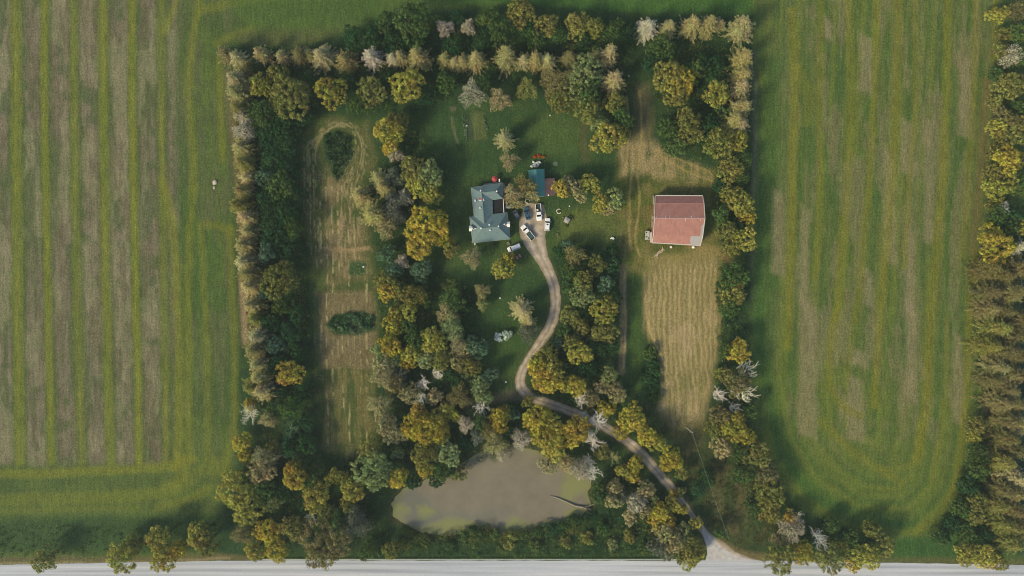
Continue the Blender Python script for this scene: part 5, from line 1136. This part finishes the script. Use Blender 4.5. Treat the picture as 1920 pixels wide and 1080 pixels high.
def vehicle(name, label, cat, px, py, ang, L_v, W_v, paint, kind, sunroof=False, bed=None):
    root = empty(name, P(px, py, .9), math.radians(ang)); root.location.z = .03; tag(root, label, cat)
    w = W_v/2; h = L_v/2; tall = {'pickup': 1.05, 'suv': 1.0, 'van': 1.05, 'sedan': .86, 'mini': .85}[kind]
    mb = MB(); ce = {'pickup': -.02*L_v, 'suv': None, 'van': None, 'sedan': None, 'mini': None}[kind]
    secs = [(h, .80*w, .42, tall*.78), (h-.10, .90*w, .34, tall*.86), (h-.45, .97*w, .3, tall*.94), (h-1.35, w, .3, tall)]
    if kind == 'pickup': secs += [(ce, w, .3, tall)]
    else: secs += [(0, w, .3, tall), (-h+.5, w, .3, tall*(.97 if kind == 'sedan' else 1)), (-h+.12, .93*w, .34, tall*.93), (-h, .85*w, .42, tall*.84)]
    mb.loft([ringsec(*s) for s in reversed(secs)])
    if kind == 'pickup':
        mb.box(-h+.08, ce-.003, -w, -w+.17, .35, tall+.05); mb.box(-h+.08, ce-.003, w-.17, w, .35, tall+.05); mb.box(-h, -h+.077, -w+.02, w-.02, .4, tall+.02)
    mb.build("body", paint, root, bevel=.05)
    # cabin
    if kind == 'pickup': b0, t0, t1, b1 = h-1.35, h-2.05, ce+.18, ce+.02
    elif kind == 'sedan': b0, t0, t1, b1 = h-1.25, h-1.85, -h+1.15, -h+.6
    elif kind == 'mini': b0, t0, t1, b1 = h-.8, h-1.25, -h+.5, -h+.2
    elif kind == 'van': b0, t0, t1, b1 = h-1.0, h-1.5, -h+.25, -h+.08
    else: b0, t0, t1, b1 = h-1.2, h-1.85, -h+.45, -h+.12
    zr_ = tall+{'pickup': .72, 'suv': .62, 'van': .78, 'sedan': .5, 'mini': .52}[kind]; tw = w*.80
    mb = MB(); zb_ = tall-.02
    mb.add([(b0, -w*.90, zb_), (b0, w*.90, zb_), (b1, w*.93, zb_), (b1, -w*.93, zb_), (t0, -tw, zr_), (t0, tw, zr_), (t1, tw, zr_), (t1, -tw, zr_)], [(0, 1, 5, 4), (1, 2, 6, 5), (2, 3, 7, 6), (3, 0, 4, 7), (4, 5, 6, 7)])
    mb.build("window_glass", GLASS, root)
    mb = MB(); rr = [(x, y, z) for x, y, z in ((t0+.06, -tw*.98, 0), (t0+.06, tw*.98, 0), (t1-.04, tw*.98, 0), (t1-.04, -tw*.98, 0))]
    mb.add([(x, y, zr_+.004) for x, y, z in rr]+[(x*1.0, y*.93, zr_+.06) for x, y, z in rr], [(0, 3, 2, 1), (4, 5, 6, 7), (0, 1, 5, 4), (1, 2, 6, 5), (2, 3, 7, 6), (3, 0, 4, 7)])
    for s in (-1, 1):
        mb.obox((b0, s*w*.9, zb_), (t0+.05, s*tw, zr_), .1, .08); mb.obox((b1, s*w*.92, zb_), (t1, s*tw, zr_), .12, .1); xm = (b0+b1)/2; mb.obox((xm, s*w*.925, zb_), (xm, s*tw*1.01, zr_), .1, .05)
    mb.build("roof", paint, root, bevel=.03)
    if sunroof:
        mb = MB(); mb.box(t0-.75, t0-.25, -.34, .34, zr_+.06, zr_+.075); mb.build("sunroof", GLASS, root)
    if kind == 'van':
        mb = MB()
        for s in (-1, 1): mb.obox((t0-.2, s*tw*.85, zr_+.12), (t1+.2, s*tw*.85, zr_+.12), .05, .05)
        mb.build("roof_rail", CHR, root)
    if kind == 'pickup':
        if bed == 'cover':
            mb = MB(); mb.box(-h+.62, ce-.1, -w+.18, w-.18, tall-.02, tall+.07); mb.build("bed_cover", BEDC, root)
            mb = MB(); mb.box(-h+.09, -h+.56, -w+.18, w-.18, .5, .62); mb.build("bed_liner", BEDD, root)
        else:
            mb = MB(); mb.box(-h+.09, ce-.05, -w+.18, w-.18, .45, .55); mb.build("bed_liner", BEDD, root)
            mb = MB(); mb.box(ce-1.0, ce-.25, -w+.3, -.05, .56, .95); mb.build("tool_box", WHITE, root, bevel=.03)
    for sx in (h-.85, -h+.85):
        for s in (-1, 1):
            mb = MB(); mb.tube([(0, -.1, 0), (0, .1, 0)], [.33, .33], 18); o = mb.build("wheel", TYRE, root, (sx*(1 if kind != 'mini' else .9), s*(w-.09), .33))
            mb = MB(); mb.tube([(0, -.112, 0), (0, .112, 0)], [.2, .2], 10); mb.build("rim", RIM, o)
    for s in (-1, 1):
        mb = MB(); mb.box(h-.09, h+.015, s*w*.62-.16, s*w*.62+.16, tall*.58, tall*.72); mb.build("headlight", LAMP, root, bevel=.02)
        mb = MB(); mb.box(-h-.02, -h+.06, s*w*.78-.1, s*w*.78+.1, tall*.6, tall*.8); mb.build("tail_light", TAIL, root)
        mb = MB(); mb.box(b0-.35, b0-.12, min(s*w*.97, s*(w+.18)), max(s*w*.97, s*(w+.18)), tall+.02, tall+.2); mb.build("mirror", CHR if paint is PB else paint, root, bevel=.03)
    mb = MB(); mb.box(h-.05, h+.03, -w*.4, w*.4, .5, tall*.66); mb.build("grille", CHR, root)
    return root
vehicle("pickup_truck", "white pickup parked diagonally with dark green bed cover", "pickup truck", 989.5, 436, 129, 6.3, 2.0, PW, 'pickup', bed='cover')
vehicle("pickup_truck", "white pickup with open dark bed nearest the teal shed", "pickup truck", 1010, 397.8, -85, 6.0, 2.0, PW, 'pickup', bed='open')
vehicle("parked_car", "white sport utility vehicle with sunroof on the drive's right edge", "car", 1026.4, 420.9, 86, 4.6, 1.9, PW, 'suv', True)
vehicle("parked_car", "dark blue sedan parked left of the white pickup", "car", 988.4, 400, 104, 4.7, 1.82, PB, 'sedan', True)
vehicle("parked_car", "small dark grey car parked beside the house", "car", 967.9, 402, 120, 3.3, 1.75, PG, 'mini')
vehicle("parked_van", "white van parked on grass below the house corner", "van", 963.8, 464.5, 201.5, 4.8, 1.9, PW, 'van')
# two red garden chairs
RC = mat("red_plastic", (206, 92, 84), .5)
def chair(px, py, rz, label):
    r = empty("garden_chair", P(px, py), rz); tag(r, label, "chair", "red garden chairs by the van")
    mb = MB(); mb.box(-.36, .36, -.36, .36, .38, .43); mb.build("seat", RC, r, bevel=.02)
    mb = MB(); mb.obox((-.36, 0, .43), (-.55, 0, 1.0), .7, .04, Vector((0, 0, 1))); mb.build("backrest", RC, r)
    for x in (-.3, .3):
        for y in (-.3, .3): mb = MB(); mb.box(x-.03, x+.03, y-.03, y+.03, 0, .38); mb.build("leg", RC, r)
    for y in (-.4, .4): mb = MB(); mb.box(-.3, .4, y-.05, y+.05, .6, .64); mb.build("armrest", WHITE, r)
chair(969.4, 483.3, .6, "lower left one of two red garden chairs below the van"); chair(974.6, 479.4, .6, "upper right one of two red garden chairs below the van")

# ------------------------------------------------------------------ the hazy air
mb = MB(); mb.box(-1600, 1600, -1600, 1600, -2.0, H+2)
hz = bpy.data.materials.new("hazy_air"); hz.use_nodes = True; t = hz.node_tree; t.nodes.clear()
ou = t.nodes.new("ShaderNodeOutputMaterial"); pv = t.nodes.new("ShaderNodeVolumePrincipled")
pv.inputs["Color"].default_value = (.78, .92, .88, 1); pv.inputs["Density"].default_value = .00014; pv.inputs["Anisotropy"].default_value = .1
t.links.new(pv.outputs[0], ou.inputs["Volume"])
tag(mb.build("haze", hz), "thin pale haze in the air over the farmland", "haze", kind='stuff')
